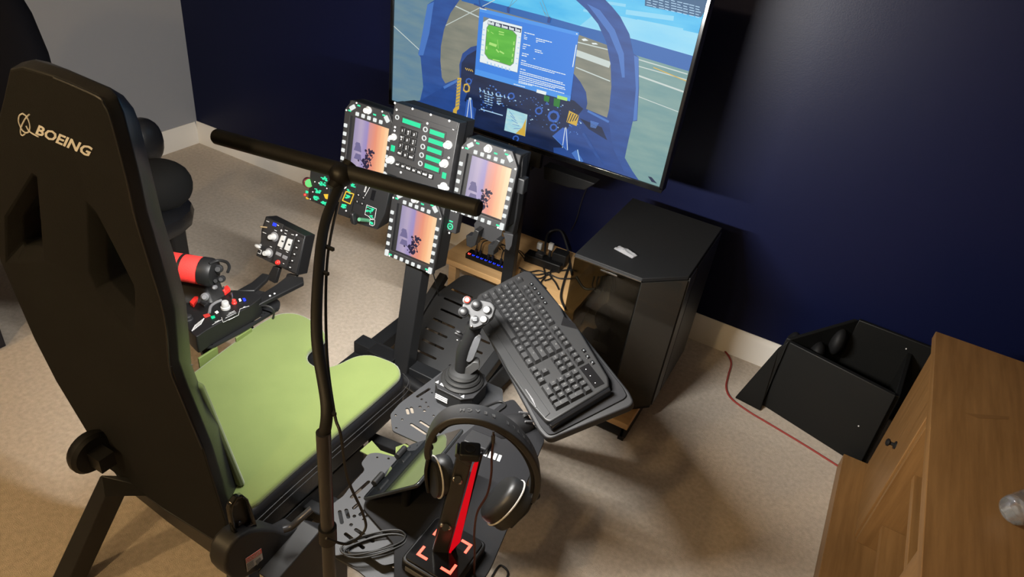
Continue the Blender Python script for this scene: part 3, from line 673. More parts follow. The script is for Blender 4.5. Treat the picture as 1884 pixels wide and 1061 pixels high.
tvpoly(P4([(682, 895), (792, 925), (785, 962), (675, 932)]), c_wh); tvpoly(P4([(918, 962), (1032, 992), (1028, 1030), (912, 1000)]), c_grl)
tvline(z4b(1135, 385), z4b(1092, 640), 5, c_wh); tvline(z4b(1132, 258), z4b(1148, 264), 6, c_wh)
# text panel at the upper right, hung wires
tvpoly([(1440, -70), (1795, 0), (1742, 92), (1437, 30)], c_tbox)
for k in range(5):
    for i in range(9): tvline((1447+i*33, -32+k*14+i*8), (1447+i*33+rng.uniform(18, 31), -32+k*14+i*8+6), 4, c_pale)
for a, b in (((700, 40), (765, -20)), ((700, 45), (730, -20)), ((875, -20), (920, 95)), ((870, 10), (905, 95)), ((890, 60), (925, 100))): tvline(a, b, 2, c_gry)
tvpoly([(690, 40), (700, 33), (706, 45), (703, 70), (692, 66)], c_pit); tvpoly([(912, 95), (922, 88), (930, 98), (922, 125), (908, 120)], c_pit)
tvline((512, 20), (570, 42), 8, c_pit); tvline((540, 0), (545, 25), 5, c_pit); tvline((545, 45), (580, 52), 4, c_wh)
bm = B(); box(bm, ((X0+X1)/2, TVY+.0045, (Z0+Z1)/2), (X1-X0, .002, Z1-Z0)); sc_o = obj('screen', bm, 'gloss_black', tv)
obj('screen_image', bmS, tvmats, sc_o, smooth=.1)
bm = B(); text_fit(bm, 'PHILIPS', hy((935.5, 267), TVY-.0048), hy((951, 273.5), TVY-.0048), (0, 0, .0075), .02); obj('brand_lettering', bm, 'print_white', tv)
# stand with one column and a flat foot
ts = thing('television_stand', 'black television floor stand with a single square column', 'stand', (2.205, -.42, 0))
bm = B(); box(bm, (2.205, -.44, .36), (.045, .03, .72)); obj('column', bm, 'powder_black', ts, .003)
bm = B(); box(bm, (2.205, -.44, .006), (.62, .10, .012)); obj('foot_plate', bm, 'powder_black', ts, .002)
bm = B(); box(bm, (2.205, -.425, .86), (.12, .02, .30)); box(bm, (2.205, -.415, .72), (.05, .03, .06)); obj('mount_bracket', bm, 'powder_black', ts, .002)
bm = B(); prism(bm, hk(((1000, 305), (1095, 338), (1075, 350), (1045, 345), (1000, 330)), -.40), (0, .05, 0)); setp(obj('sound_bar', bm, 'matte_black', None, .003), 'small black box fixed below the television screen', 'speaker')

# ================================================================== LOW BENCH WITH HUB AND POWER STRIP
BZ = .20
bn = thing('low_bench', 'low light wood bench below the television against the navy wall', 'bench', (2.2, -.22, 0))
bm = B(); box(bm, ((1.885+2.485)/2, -.225, BZ-.0125), (.60, .39, .025)); obj('bench_top', bm, 'pine', bn, .002)
for x in (1.93, 2.46):
    for y in (-.38, -.07): bxo('leg', (x, y, (BZ-.025)/2), (.035, .035, BZ-.025), 'pine', bn, .002)
a, b = hz((862, 476), BZ), hz((930, 503), BZ); d = (b-a); d.z = 0; ang = math.atan2(d.y, d.x); hub_c = (a+b)/2
RH = Matrix.Rotation(ang, 3, 'Z'); hub = thing('usb_hub', 'black hub with a row of blue lights on the wood bench', 'usb hub', (hub_c.x, hub_c.y+.02, BZ), RH)
wl = d.length+.03
bm = B(); box(bm, (0, .0, .011), (wl, .045, .022)); obj('body', bm, 'black_plastic', hub, .002, local=True)
for k in range(10):
    bm = B(); x = -wl/2+.014+k*(wl-.028)/9
    tube(bm, [V((x-.004, -.012, .0225)), V((x-.004, -.018, .0225)), V((x, -.0205, .0225)), V((x+.004, -.018, .0225)), V((x+.004, -.012, .0225))], .0014, 6, 3)
    obj('port_light', bm, 'led_red' if k == 0 else 'led_blue', hub, local=True)
for k in (1, 2, 4, 5, 7, 8):
    x = -wl/2+.014+k*(wl-.028)/9; bm = B(); box(bm, (x, .004, .031), (.009, .007, .022)); tube(bm, [V((x, .004, .04)), V((x, .02, .075)), V((x+.02, .08, .06)), V((x+.05, .12, .004))], .0022, 6, 6); obj('plug', bm, 'cable_black', hub, local=True)
ps_c = hz((1000, 487), BZ)
ps = thing('power_strip', 'black power strip with adapters on the wood bench', 'power strip', (ps_c.x, ps_c.y, BZ))
bm = B(); box(bm, (ps_c.x, ps_c.y, BZ+.018), (.16, .05, .036), Matrix.Rotation(.05, 3, 'Z')); obj('body', bm, 'black_plastic', ps, .004)
bm = B(); box(bm, (ps_c.x+.055, ps_c.y+.03, BZ+.045), (.06, .05, .05), Matrix.Rotation(.1, 3, 'Z')); obj('adapter', bm, 'matte_black', ps, .004)
bm = B(); box(bm, (ps_c.x-.02, ps_c.y-.002, BZ+.042), (.035, .03, .02)); obj('adapter', bm, 'dark_grey', ps, .003)
mat('plug_white', (.45, .45, .44), .4)
for p in ((993, 452), (1014, 453)):
    c = hy(p, ps_c.y+.02); tp = thing('white_plug', 'small pale plug standing in the power strip', 'plug', (c.x, c.y, c.z-.018), group='pale plugs in the power strip')
    bm = B(); box(bm, c, (.020, .016, .03)); obj('plug_body', bm, 'plug_white', tp, .003)
    bm = B(); cyl(bm, c-V((0, 0, .015)), V((c.x, c.y, BZ+.036)), .006, seg=12); obj('plug_stem', bm, 'cable_black', tp)
def cable(name, pts, r, label, m='cable_black', group=None, sm=8):
    bm = B(); tube(bm, pts, r, 8, sm); return setp(obj(name, bm, m), label, 'cable', group)
G = 'tangled black cables on the wood bench'
cz = lambda *L: [hz(p, BZ+.008) for p in L]
for i, L in enumerate(([(955, 492), (985, 505), (1015, 500), (1050, 496), (1062, 500)], [(957, 500), (990, 512), (1010, 505), (1030, 512), (1058, 512)], [(1000, 492), (1003, 508), (995, 520), (1004, 530)],
                      [(1018, 488), (1012, 505), (1022, 520), (1028, 532)], [(958, 497), (975, 500), (995, 498), (1015, 510), (1002, 516)])):
    cable('cable', cz(*L), .003, ['black cable on the bench running straight to the computer', 'black cable on the bench with a wavy bend before the computer', 'short black cable curling from the power strip to the bench front', 'black cable dropping from the power strip adapter over the bench', 'black cable looping back on itself beside the power strip'][i], group=G)
cable('cable', [hz((1002, 468), BZ+.05), hy((1008, 430), -.1), hy((1030, 424), -.08), hy((1042, 450), -.1), hz((1048, 480), BZ+.01), hz((1052, 505), BZ+.008)], .0045, 'thick black cable arching up from the power strip')
cable('cable', [hz((1049, 485), BZ+.01), hz((1040, 510), BZ+.006), hz((1032, 545), BZ+.006), hz((1040, 568), BZ+.006)], .0045, 'thick black cable running across the bench beside the computer')
cable('cable', [hy((1080, 345), -.015), hy((1070, 370), -.015), hy((1058, 410), -.02), hz((1040, 440), BZ+.01)], .0018, 'thin dark cable hanging down the navy wall')
cable('cable', [hy((795, 495), -.93), hz((806, 540), .25), hz((812, 590), .10), hz((800, 640), .05)], .002, 'thin black cable hanging behind the lower display')

# ================================================================== COMPUTER
PB = .08; PT = .62
f0, f1, f2 = hz((1058, 466), PT), hz((1182, 512), PT), hz((1268, 508), PT)
fy = (f0.y+f1.y)/2; PX0, PX1, PX2, PY1 = f0.x, f1.x, f2.x, -.225
foot_pl = [V((PX0, fy, 0)), V((PX1, fy, 0)), V((PX2, f2.y, 0)), V((PX2, PY1, 0)), V((PX0, PY1, 0))]
pc = thing('computer', 'black computer tower with a smoked glass side and chamfered corner on a wood board', 'computer', ((PX0+PX2)/2, (fy+PY1)/2, PB))
cxp, cyp = (PX0+PX2)/2, (fy+PY1)/2
def glassy(name, tint, rough=.04):                # tinted pane: clear with a fresnel sheen
    m = bpy.data.materials.new(name); m.use_nodes = True; nt = m.node_tree; nt.nodes.clear()
    o = nt.nodes.new('ShaderNodeOutputMaterial'); mx = nt.nodes.new('ShaderNodeMixShader'); tr = nt.nodes.new('ShaderNodeBsdfTransparent'); gl = nt.nodes.new('ShaderNodeBsdfGlossy'); fr = nt.nodes.new('ShaderNodeMath'); lw = nt.nodes.new('ShaderNodeLayerWeight'); pw = nt.nodes.new('ShaderNodeMath')
    tr.inputs[0].default_value = (*tint, 1); gl.inputs['Roughness'].default_value = rough; fr.operation = 'MULTIPLY_ADD'; fr.inputs[1].default_value = .9; fr.inputs[2].default_value = .045; pw.operation = 'POWER'; pw.inputs[1].default_value = 4
    lw.inputs[0].default_value = .5; nt.links.new(lw.outputs['Facing'], pw.inputs[0]); nt.links.new(pw.outputs[0], fr.inputs[0])
    nt.links.new(fr.outputs[0], mx.inputs[0]); nt.links.new(tr.outputs[0], mx.inputs[1]); nt.links.new(gl.outputs[0], mx.inputs[2]); nt.links.new(mx.outputs[0], o.inputs[0]); M[name] = m
glassy('pane_smoke', (.62, .60, .54))
core = [V((PX0+.125, fy+.03, PB+.012)), V((PX1, fy+.012, PB+.012)), V((PX2-.006, f2.y+.008, PB+.012)), V((PX2-.004, PY1-.004, PB+.012)), V((PX0+.004, PY1-.004, PB+.012)), V((PX0+.004, PY1-.02, PB+.012)), V((PX0+.09, PY1-.03, PB+.012))]
bm = B(); prism(bm, core, (0, 0, PT-PB-.026)); obj('case', bm, 'black_plastic', pc, .003)
bm = B(); box(bm, (PX0+.05, fy+.15, PB+.06), (.085, .22, .10)); obj('power_supply', bm, 'dark_grey', pc, .003)
bm = B(); box(bm, (PX0+.002, (fy+PY1)/2, (PB+PT)/2), (.003, PY1-fy-.008, PT-PB-.028)); obj('side_glass', bm, 'pane_smoke', pc)
mat('pc_top', (.0055, .0055, .0058), .65, spec=.25, bump=(700, .3, .0005)); mat('pc_front', (.018, .018, .019), .4)
bm = B(); prism(bm, [p+V((0, 0, PT-.014)) for p in foot_pl], (0, 0, .014)); obj('top_panel', bm, 'pc_top', pc, .0025)
bm = B(); prism(bm, [p+V((0, 0, PB)) for p in foot_pl], (0, 0, .012)); obj('base', bm, 'black_plastic', pc, .002)
bm = B(); box(bm, ((PX0+PX1)/2, fy-.002, (PB+PT)/2), (PX1-PX0-.004, .004, PT-PB-.03)); obj('glass_panel', bm, 'pane_smoke', pc)
d = (foot_pl[2]-foot_pl[1]); n_ = V((d.y, -d.x, 0)).normalized(); mc = (foot_pl[1]+foot_pl[2])/2
bm = B(); box(bm, V((mc.x, mc.y, (PB+PT)/2))+n_*.001, (d.length-.003, .004, PT-PB-.03), Matrix.Rotation(math.atan2(d.y, d.x), 3, 'Z')); obj('glass_panel', bm, 'glass_smoke', pc)
bm = B(); box(bm, (PX2+.002, f2.y+.045, (PB+PT)/2), (.006, .075, PT-PB-.02)); obj('front_panel', bm, 'pc_front', pc, .001)
bm = B(); box(bm, (PX2+.002, f2.y+.235, (PB+PT)/2), (.005, .28, PT-PB-.02)); obj('front_panel', bm, 'black_plastic', pc, .001)
bm = B(); box(bm, ((PX0+PX1)/2, fy-.003, PT-.009), (PX1-PX0, .005, .003)); obj('edge_trim', bm, 'chrome', pc)
bm = B(); box(bm, hy((1120, 502), fy-.0045), (.055, .002, .004)); obj('glass_catch', bm, 'chrome', pc)
# parts standing behind the glass
iy = fy+.025
bm = B()
for k in range(5): tube(bm, [hy((1094+k*7, 508), iy), hy((1090+k*8, 524), iy), hy((1097+k*8, 537), iy), hy((1104+k*7, 522), iy), hy((1106+k*6, 508), iy)], .0024, 6, 5)
tube(bm, [hy((1060, 508), iy), hy((1075, 530), iy), hy((1095, 531), iy)], .004, 6, 5); tube(bm, [hy((1106, 538), iy), hy((1085, 565), iy), hy((1069, 597), iy)], .0016, 6, 5)
obj('inner_cables', bm, 'cable_black', pc)
fc = hy((1128, 590), iy+.012); bm = B(); lathe(bm, [(.018, -.012), (.058, -.012), (.06, -.008), (.06, .010), (.052, .012), (.018, .012)], fc, (0, 1, 0), 28); fn = obj('cooling_fan', bm, 'black_plastic', pc)
for k in range(6):
    a_ = k*1.047; bm = B(); box(bm, fc+V((math.cos(a_)*.034, -.013, math.sin(a_)*.034)), (.030, .003, .018), Matrix.Rotation(-a_, 3, 'Y')); obj('fan_blade', bm, 'dark_grey', fn)
bm = B(); box(bm, hy((1116, 640), iy+.008), (.10, .02, .035)); obj('graphics_card', bm, 'dark_grey', pc, .002)
# wood board with dark frame under it
bd_c = (2.70, -.50)
wb = thing('computer_board', 'low wood board in a dark frame under the computer tower', 'stand', (bd_c[0], bd_c[1], 0))
bm = B(); box(bm, (2.675, -.515, PB-.012), (.36, .45, .024)); obj('board', bm, 'pine', wb, .002)
bm = B()
for c, s in (((2.675, -.725, .036), (.34, .02, .040)), ((2.675, -.305, .036), (.34, .02, .040)), ((2.507, -.515, .036), (.02, .44, .040)), ((2.845, -.515, .036), (.02, .44, .040))): box(bm, c, s)
obj('frame', bm, 'matte_black', wb, .001)
for x in (2.51, 2.84):
    for y in (-.725, -.305): bxo('leg', (x, y, .008), (.02, .02, .016), 'matte_black', wb)
# crumpled clear bag on the tower
bm = B(); bc = hz((1151, 465), PT); gr = []
for i in range(9):
    row = []
    for j in range(5):
        u, v = (i-4)/4, (j-2)/2
        p = V((bc.x+u*.034+v*.004, bc.y-u*.009+v*.014, PT+.003+.006*(1-u*u)*(1-v*v)+rng.uniform(0, .005)*(1 if abs(v) < 1 else .2)))
        row.append(bm.verts.new(p))
    gr.append(row)
for i in range(8):
    for j in range(4): bm.faces.new((gr[i][j], gr[i+1][j], gr[i+1][j+1], gr[i][j+1]))
ret = bmesh.ops.extrude_face_region(bm, geom=list(bm.faces))
for v in ret['geom']:
    if isinstance(v, bmesh.types.BMVert): v.co.z = PT+.0015+(v.co.z-PT)*.2
setp(obj('plastic_bag', bm, 'clear_bag', smooth=.3), 'crumpled clear plastic bag lying on the computer tower', 'bag')

# ================================================================== COCKPIT DISPLAYS
def sunset():
    m = mat('sunset_screen', (0, 0, 0), .5, emit=(1, 1, 1), es=1.0); nt = m.node_tree; b = nt.nodes['Principled BSDF']
    tc = nt.nodes.new('ShaderNodeTexCoord'); sp = nt.nodes.new('ShaderNodeSeparateXYZ'); nz = nt.nodes.new('ShaderNodeTexNoise'); mp = nt.nodes.new('ShaderNodeMapping')
    mp.inputs['Scale'].default_value = (150, 1, 6); nz.inputs['Scale'].default_value = 1; nz.inputs['Detail'].default_value = 3
    ma = nt.nodes.new('ShaderNodeMath'); ma.operation = 'MULTIPLY_ADD'; ma.inputs[1].default_value = .13; ma2 = nt.nodes.new('ShaderNodeMath'); ma2.operation = 'MULTIPLY_ADD'; ma2.inputs[1].default_value = 1/.127; 
    r = nt.nodes.new('ShaderNodeValToRGB'); cr = r.color_ramp
    st = [(0, (140, 132, 172)), (.25, (176, 160, 190)), (.42, (150, 135, 190)), (.5, (206, 140, 140)), (.68, (228, 140, 112)), (.85, (246, 182, 132)), (1, (252, 208, 160))]
    cr.elements[0].position, cr.elements[0].color = 0, (*s2l(st[0][1]), 1); cr.elements[1].position, cr.elements[1].color = 1, (*s2l(st[-1][1]), 1)
    for p, c in st[1:-1]: e = cr.elements.new(p); e.color = (*s2l(c), 1)
    nt.links.new(tc.outputs['Object'], sp.inputs[0]); nt.links.new(tc.outputs['Object'], mp.inputs[0]); nt.links.new(mp.outputs[0], nz.inputs[0])
    nt.links.new(sp.outputs[0], ma2.inputs[0]); ma2.inputs[2].default_value = .43
    nt.links.new(nz.outputs['Fac'], ma.inputs[0]); nt.links.new(ma2.outputs[0], ma.inputs[2]); nt.links.new(ma.outputs[0], r.inputs[0]); nt.links.new(r.outputs[0], b.inputs['Emission Color'])
sunset(); glow('tree_dark', (38, 30, 62)); glow('cloud_grey', (112, 104, 146)); mat('bezel', (.0085, .0085, .0092), .5, spec=.35)
MW, MH = .178, .176
def display(label, loc, grp='square cockpit displays'):
    t = thing('cockpit_display', label, 'display', loc, Matrix.Rotation(-.17, 3, 'X'), grp)
    X = lambda a: (a-.5)*MW
    Z = lambda b: b*MH
    bm = B(); oo = [(X(0), Z(0)), (X(1), Z(0)), (X(1), Z(1.02)), (X(.86), Z(1.24)), (X(.12), Z(1.24)), (X(0), Z(1.06))]
    s0 = [(X(.115), Z(.12)), (X(.905), Z(.12)), (X(.905), Z(.985)), (X(.115), Z(.985))]
    prism(bm, [V((x, 0, z)) for x, z in oo], (0, .012, 0), [[V((x, 0, z)) for x, z in s0]]); obj('bezel', bm, 'bezel', t, .0012, local=True)
    bm = B(); box(bm, (0, .045, Z(.62)), (MW*.96, .066, MH*1.18)); obj('housing', bm, 'matte_black', t, .003, local=True)
    bm = B(); box(bm, (X(.545), .0105, Z(.55)), (MW*.72, .0015, MH*.83)); sc = obj('screen', bm, 'sunset_screen', t, local=True)
    rg = random.Random(7); bm = B()
    def leaf(a, b, r, mi=0, y=.0093):
        n = 7; poly_fill(bm, [[V((X(a)+math.cos(i*6.283/n)*r*rg.uniform(.5, 1.2)*MW, y, Z(b)+math.sin(i*6.283/n)*r*rg.uniform(.5, 1.2)*MH)) for i in range(n)]], mi)
    for i in range(46): f = i/46; leaf(.47+.10*f+rg.gauss(0, .045), .19+.33*f+rg.gauss(0, .012), rg.uniform(.014, .034), 0)
    for i in range(14): leaf(.44+rg.gauss(0, .05), .20+rg.uniform(0, .12), rg.uniform(.014, .03), 0)
    for a0, b0, a1, b1 in ((.42, .32, .6, .36), (.40, .29, .5, .23), (.52, .24, .63, .42)):
        d = V((X(a1)-X(a0), 0, Z(b1)-Z(b0))); n = V((d.z, 0, -d.x)).normalized()*.0008; p = V((X(a0), .0092, Z(b0))); poly_fill(bm, [[p+n, p+d+n, p+d-n, p-n]])
    for b0, hh, a0, aw in ((.42, .10, .22, .16), (.28, .10, .24, .16), (.52, .05, .23, .12)):
        poly_fill(bm, [[V((X(a0), .0095, Z(b0))), V((X(a0+aw), .0095, Z(b0))), V((X(a0+aw*.85), .0095, Z(b0+hh))), V((X(a0+.03), .0095, Z(b0+hh)))]], 1)
    obj('screen_image', bm, ['tree_dark', 'cloud_grey'], sc, local=True)
    kb = B(); box(kb, (0, 0, 0), (.0108, .005, .0108)); key = obj('push_button', kb, 'btn_white', t, .0015, local=True); key.location = (X(.242), -.002, Z(.045))
    spots = [(.242+.119*i, .045) for i in range(1, 5)]+[(.265+.119*i, 1.05) for i in range(5)]+[(.052, .80-.142*i) for i in range(5)]+[(.948, .815-.144*i) for i in range(5)]
    for a, b in spots:
        c = key.copy(); COL.objects.link(c); c.parent = t; c.location = (X(a), -.002, Z(b))
    for a, b, ry, sx in ((.055, .06, 0, .012), (.945, .06, 0, .012), (.16, 1.13, -.85, .012), (.855, 1.13, .75, .012)):
        bm = B(); box(bm, (0, 0, 0), (sx, .006, .019)); o = obj('rocker_switch', bm, 'btn_white', t, .0015, local=True); o.location = (X(a), -.003, Z(b)); o.rotation_euler = (0, ry if b > 1 else 0, 0)
        if b > 1 and a < .5: o.rotation_euler = (0, .9, 0)
        if b > 1 and a > .5: o.rotation_euler = (0, -.75, 0)
    bm = B(); lathe(bm, [(.011, 0), (.011, .004), (.0085, .006), (.008, .016), (.0065, .018), (.001, .018)], (X(.475), 0, Z(1.17)), (0, -1, 0), 18); obj('knob', bm, 'white_plastic', t, local=True)
    for a, b in ((.10, 1.06), (.27, 1.19), (.60, 1.13), (.78, 1.17), (.125, .045), (.87, .05)):
        bm = B(); box(bm, (X(a), -.0004, Z(b)), (.0105, .001, .0045)); obj('green_legend', bm, 'led_green', t, .0004, local=True)
    for a, b in ((.03, 1.05), (.22, 1.22), (.74, 1.22), (.97, 1.0), (.11, .015), (.88, .015)):
        bm = B(); lathe(bm, [(.0026, 0), (.0026, .001), (.0012, .0022), (.0003, .0022)], (X(a), 0, Z(b)), (0, -1, 0), 10); obj('screw', bm, 'print_white', t, local=True)
    return t
display('square cockpit display with white buttons, half hidden behind the keypad panel', (1.934, -.972, .752))
display('square cockpit display with white buttons above the cable hooks', (2.336, -.970, .757))
display('square cockpit display with white buttons on top of the centre post', (2.140, -1.012, .553))

# ---- up-front keypad panel
UO = V((2.136, -.985, .808)); UR = Matrix.Rotation(-.17, 3, 'X')
uf = thing('keypad_panel', 'black panel with number keys and teal lit readout windows', 'control panel', UO, UR)
UW, UH = .214, .205
qx = lambda a: (a-.5)*UW
bm = B(); box(bm, (0, .02, UH/2), (UW, .04, UH)); obj('housing', bm, 'bezel', uf, .002, local=True)
bm = B(); box(bm, (0, .065, UH*.55), (UW*.97, .05, UH*.9)); obj('rear_case', bm, 'matte_black', uf, .002, local=True)
bm = B(); box(bm, (0, -.0015, UH*.95), (UW*.97, .003, .022)); obj('top_plate', bm, 'bezel', uf, .001, local=True)
def win(a0, a1, b, name='readout'):
    bm = B(); box(bm, ((qx(a0)+qx(a1))/2, -.0010, b*UH), (qx(a1)-qx(a0)+.008, .003, .021)); fr = obj(name+'_frame', bm, 'matte_black', uf, .001, local=True)
    bm = B(); box(bm, ((qx(a0)+qx(a1))/2, -.0028, b*UH), (qx(a1)-qx(a0), .0012, .0125)); obj(name, bm, 'led_teal', fr, local=True)
win(.17, .45, .80)
for k in range(5): win(.60, .82, .775-.118*k)
keys = ['1', 'N\n2', '3', 'W\n4', '5', 'E\n6', '7', 'S\n8', '9', 'CLR', '0', 'ENT']
for k, s in enumerate(keys):
    a = .20+.093*(k % 3); b = .665-.105*(k//3)
    bm = B(); box(bm, (qx(a), -.0035, b*UH), (.0165, .007, .0185)); ko = obj('number_key', bm, 'black_plastic', uf, .0015, local=True)
    bm = B(); text(bm, s, (qx(a), -.0072, b*UH), (1, 0, 0), (0, 0, 1), .0085 if len(s) < 3 else .0062, bold=.02); obj('key_legend', bm, 'print_white', ko, local=True)
for k, s in enumerate(('A/P', 'IFF', 'TCN', 'ILS', 'D/L', 'BCN', 'ON\nOFF')):
    a = .19+.088*k
    bm = B(); box(bm, (qx(a), -.003, .185*UH), (.0155, .006, .015)); ko = obj('mode_key', bm, 'black_plastic', uf, .0015, local=True)
    bm = B(); text(bm, s, (qx(a), -.0063, .185*UH), (1, 0, 0), (0, 0, 1), .0068 if k < 6 else .006, bold=.02); obj('key_legend', bm, 'print_white', ko, local=True)
for k in range(5):
    bm = B(); c = V((qx(.525), -.001, (.775-.118*k)*UH)); pts = [c+V((math.cos(i*.5236)*.0062, 0, math.sin(i*.5236)*.0062)) for i in range(13)]; tube(bm, pts, .0016, 6, 0); obj('option_button', bm, 'btn_white', uf, local=True)
bm = B(); c = V((qx(.075), -.001, .81*UH)); tube(bm, [c+V((math.cos(i*.5236)*.0055, 0, math.sin(i*.5236)*.0055)) for i in range(13)], .0015, 6, 0); obj('option_button', bm, 'btn_white', uf, local=True)
for a, b, r in ((.065, .535, .0095), (.90, .68, .0115), (.89, .42, .0115), (.93, .11, .0115), (.07, .21, .0115), (.985, .10, .006)):
    bm = B(); lathe(bm, [(r, 0), (r, .004), (r*.75, .006), (r*.7, .018), (r*.55, .02), (.001, .02)], (qx(a), 0, b*UH), (0, -1, 0), 18); obj('knob', bm, 'white_plastic', uf, local=True)
for a, b in ((.07, .375), (.905, .255)):
    bm = B(); box(bm, (qx(a), -.001, b*UH), (.013, .003, .017)); obj('lit_switch', bm, 'led_teal', uf, .001, local=True)
for a, b in ((.06, .91), (.06, .67), (.06, .62), (.54, .86), (.93, .51), (.52, .185), (.245, .085), (.85, .09), (.02, .99), (.30, .99), (.58, .99), (.86, .99), (.93, .90)):
    bm = B(); lathe(bm, [(.003, 0), (.003, .0012), (.0015, .0026), (.0003, .0026)], (qx(a), -.003 if b > .9 else 0, b*UH), (0, -1, 0), 10); obj('screw', bm, 'print_white', uf, local=True)
# ---- panel with green legends below the keypad
lp2 = thing('legend_panel', 'black panel with green lit legends between keypad and lower display', 'control panel', (2.14, -.957, .60), Matrix.Rotation(-.17, 3, 'X'))
bm = B(); box(bm, (0, .012, .140), (.232, .024, .135)); obj('housing', bm, 'bezel', lp2, .002, local=True)
bm = B(); box(bm, (.03, .05, .13), (.12, .05, .10)); obj('rear_case', bm, 'matte_black', lp2, .002, local=True)
rg = random.Random(11)
for x in (-.085, -.045, .0, .045, .09):
    bm = B(); lathe(bm, [(.009, 0), (.009, .002), (.006, .004), (.005, .013), (.001, .013)], (x, 0, .160), (0, -1, 0), 14); obj('rotary_knob', bm, 'black_plastic', lp2, local=True)
    bm = B(); tube(bm, [V((x+math.cos(i*.45-.3)*.013, -.0006, .160+math.sin(i*.45-.3)*.013)) for i in range(9)], .0016, 5, 0)
    for i in range(4): a = i*.95-.2; box(bm, (x+math.cos(a)*.0175, -.0006, .160+math.sin(a)*.0175), (.006, .0012, .004))
    obj('green_legend', bm, 'led_green', lp2, local=True)
for x, z in ((-.092, .093), (.094, .090)):
    bm = B(); tube(bm, [V((x+math.cos(i*.5236)*.0085, -.0006, z+math.sin(i*.5236)*.0085)) for i in range(13)], .0018, 5, 0); box(bm, (x, -.0006, z+.016), (.012, .0012, .004)); box(bm, (x, -.0006, z), (.006, .0012, .003)); obj('green_legend', bm, 'led_green', lp2, local=True)
    bm = B(); lathe(bm, [(.003, 0), (.0012, .002), (.0003, .002)], (x, 0, z-.021), (0, -1, 0), 10); obj('screw', bm, 'print_white', lp2, local=True)
# ---- side panels left of the displays
z2 = lambda q: (540+q[0]/8.163, 300+q[1]/8.163)
def sidepanel(label, pts, y, depth):
    P = [hy(z2(q), y) for q in pts]; c = sum(P, V())/len(P)
    t = thing('avionics_box', label, 'control panel', (c.x, y, min(p.z for p in P)))
    bm = B(); prism(bm, P, (0, depth, 0)); obj('housing', bm, 'bezel', t, .002); return t
def deco(t, name, pts, m, y, th=.0012, bevel=0): bm = B(); prism(bm, [hy(z2(q), y) for q in pts], (0, -th, 0)); return obj(name, bm, m, t, bevel)
def glyph(t, cx, cy, n, m='led_green', y=-.95, seed=1, w=40, h=24, skew=-.35):
    rr = random.Random(seed); bm = B()
    for i in range(n):
        u, v = rr.uniform(-w, w), rr.uniform(-h, h); x = cx+u+v*skew; yy = cy+v+u*.28; ww, hh = rr.uniform(14, 40), rr.uniform(10, 15)
        prism(bm, [hy(z2(q), y-.0006) for q in ((x-ww/2, yy-hh/2), (x+ww/2, yy-hh/2+ww*.28), (x+ww/2-hh*.3, yy+hh/2+ww*.28), (x-ww/2-hh*.3, yy+hh/2))], (0, -.0008, 0))
    obj('green_legend', bm, m, t)
A = sidepanel('black switch panel with a round green-faced red-ringed knob on its side', ((255, 70), (585, 150), (500, 668), (215, 548)), -.95, .05)
for i, (x, y_, n) in enumerate(((470, 225, 12), (445, 310, 13), (360, 415, 13), (335, 520, 13), (465, 600, 12))): glyph(A, x, y_, n, seed=i)
deco(A, 'amber_legend', ((455, 465), (522, 465), (512, 540), (480, 530)), 'led_amber', -.9506)
k0 = hy(z2((235, 300)), -.955); ax = V((.80, -.45, .25)).normalized()
bm = B(); lathe(bm, [(.004, -.022), (.0155, -.022), (.0165, -.018), (.0165, -.002), (.0145, 0), (.004, 0)], k0, ax, 28); kn_o = obj('ring_knob', bm, 'ring_maroon' if 'ring_maroon' in M else (mat('ring_maroon', (.07, .012, .016), .25) and 'ring_maroon'), A)
bm = B(); lathe(bm, [(.0135, 0), (.0135, .0006), (.001, .0008)], k0, ax, 28); obj('knob_face', bm, 'knob_green' if 'knob_green' in M else (mat('knob_green', (.05, .24, .07), .3) and 'knob_green'), kn_o)  # knob face is one plain green base colour, without emission
bm = B(); ellipsoid(bm, hy(z2((172, 475)), -.957), (.005, .005, .005)); obj('red_knob', bm, 'red_plastic', A)
glyph(A, 212, 435, 6, seed=31, w=16, h=16); glyph(A, 207, 522, 3, 'led_amber', seed=32, w=10, h=10)
for q in ((382, 298), (290, 432), (252, 540), (320, 280), (500, 380)):
    bm = B(); ellipsoid(bm, hy(z2(q), -.951), (.0022, .0022, .0022), seg=8, rings=6); obj('screw', bm, 'print_white', A)
Bp = sidepanel('narrow black switch panel with a yellow framed green legend', ((790, 240), (965, 285), (840, 832), (655, 765)), -.955, .05)
for i, (x, y_, n) in enumerate(((900, 335, 9), (815, 505, 11), (755, 640, 13), (838, 420, 4))): glyph(Bp, x, y_, n, seed=20+i, w=26, h=26, y=-.955)
bm = B()
yl = [(790, 425), (905, 465), (850, 612), (735, 560)]
for i in range(4): tube(bm, [hy(z2(yl[i]), -.9565), hy(z2(yl[(i+1) % 4]), -.9565)], .0016, 6, 0)
obj('amber_frame', bm, 'led_amber', Bp)
deco(Bp, 'white_mark', ((800, 275), (832, 285), (790, 375), (765, 385)), 'print_white', -.9556)
bm = B(); ellipsoid(bm, hy(z2((655, 570)), -.957), (.0048, .0048, .0048)); obj('amber_lamp', bm, 'led_amber', Bp)
bm = B(); ellipsoid(bm, hy(z2((790, 715)), -.956), (.0028, .0028, .0028), seg=8, rings=6); obj('screw', bm, 'print_white', Bp)
Cp = sidepanel('black landing gear panel with a protruding wheel-shaped handle', ((965, 290), (1445, 420), (1370, 760), (1255, 1000), (845, 872)), -.96, .07)
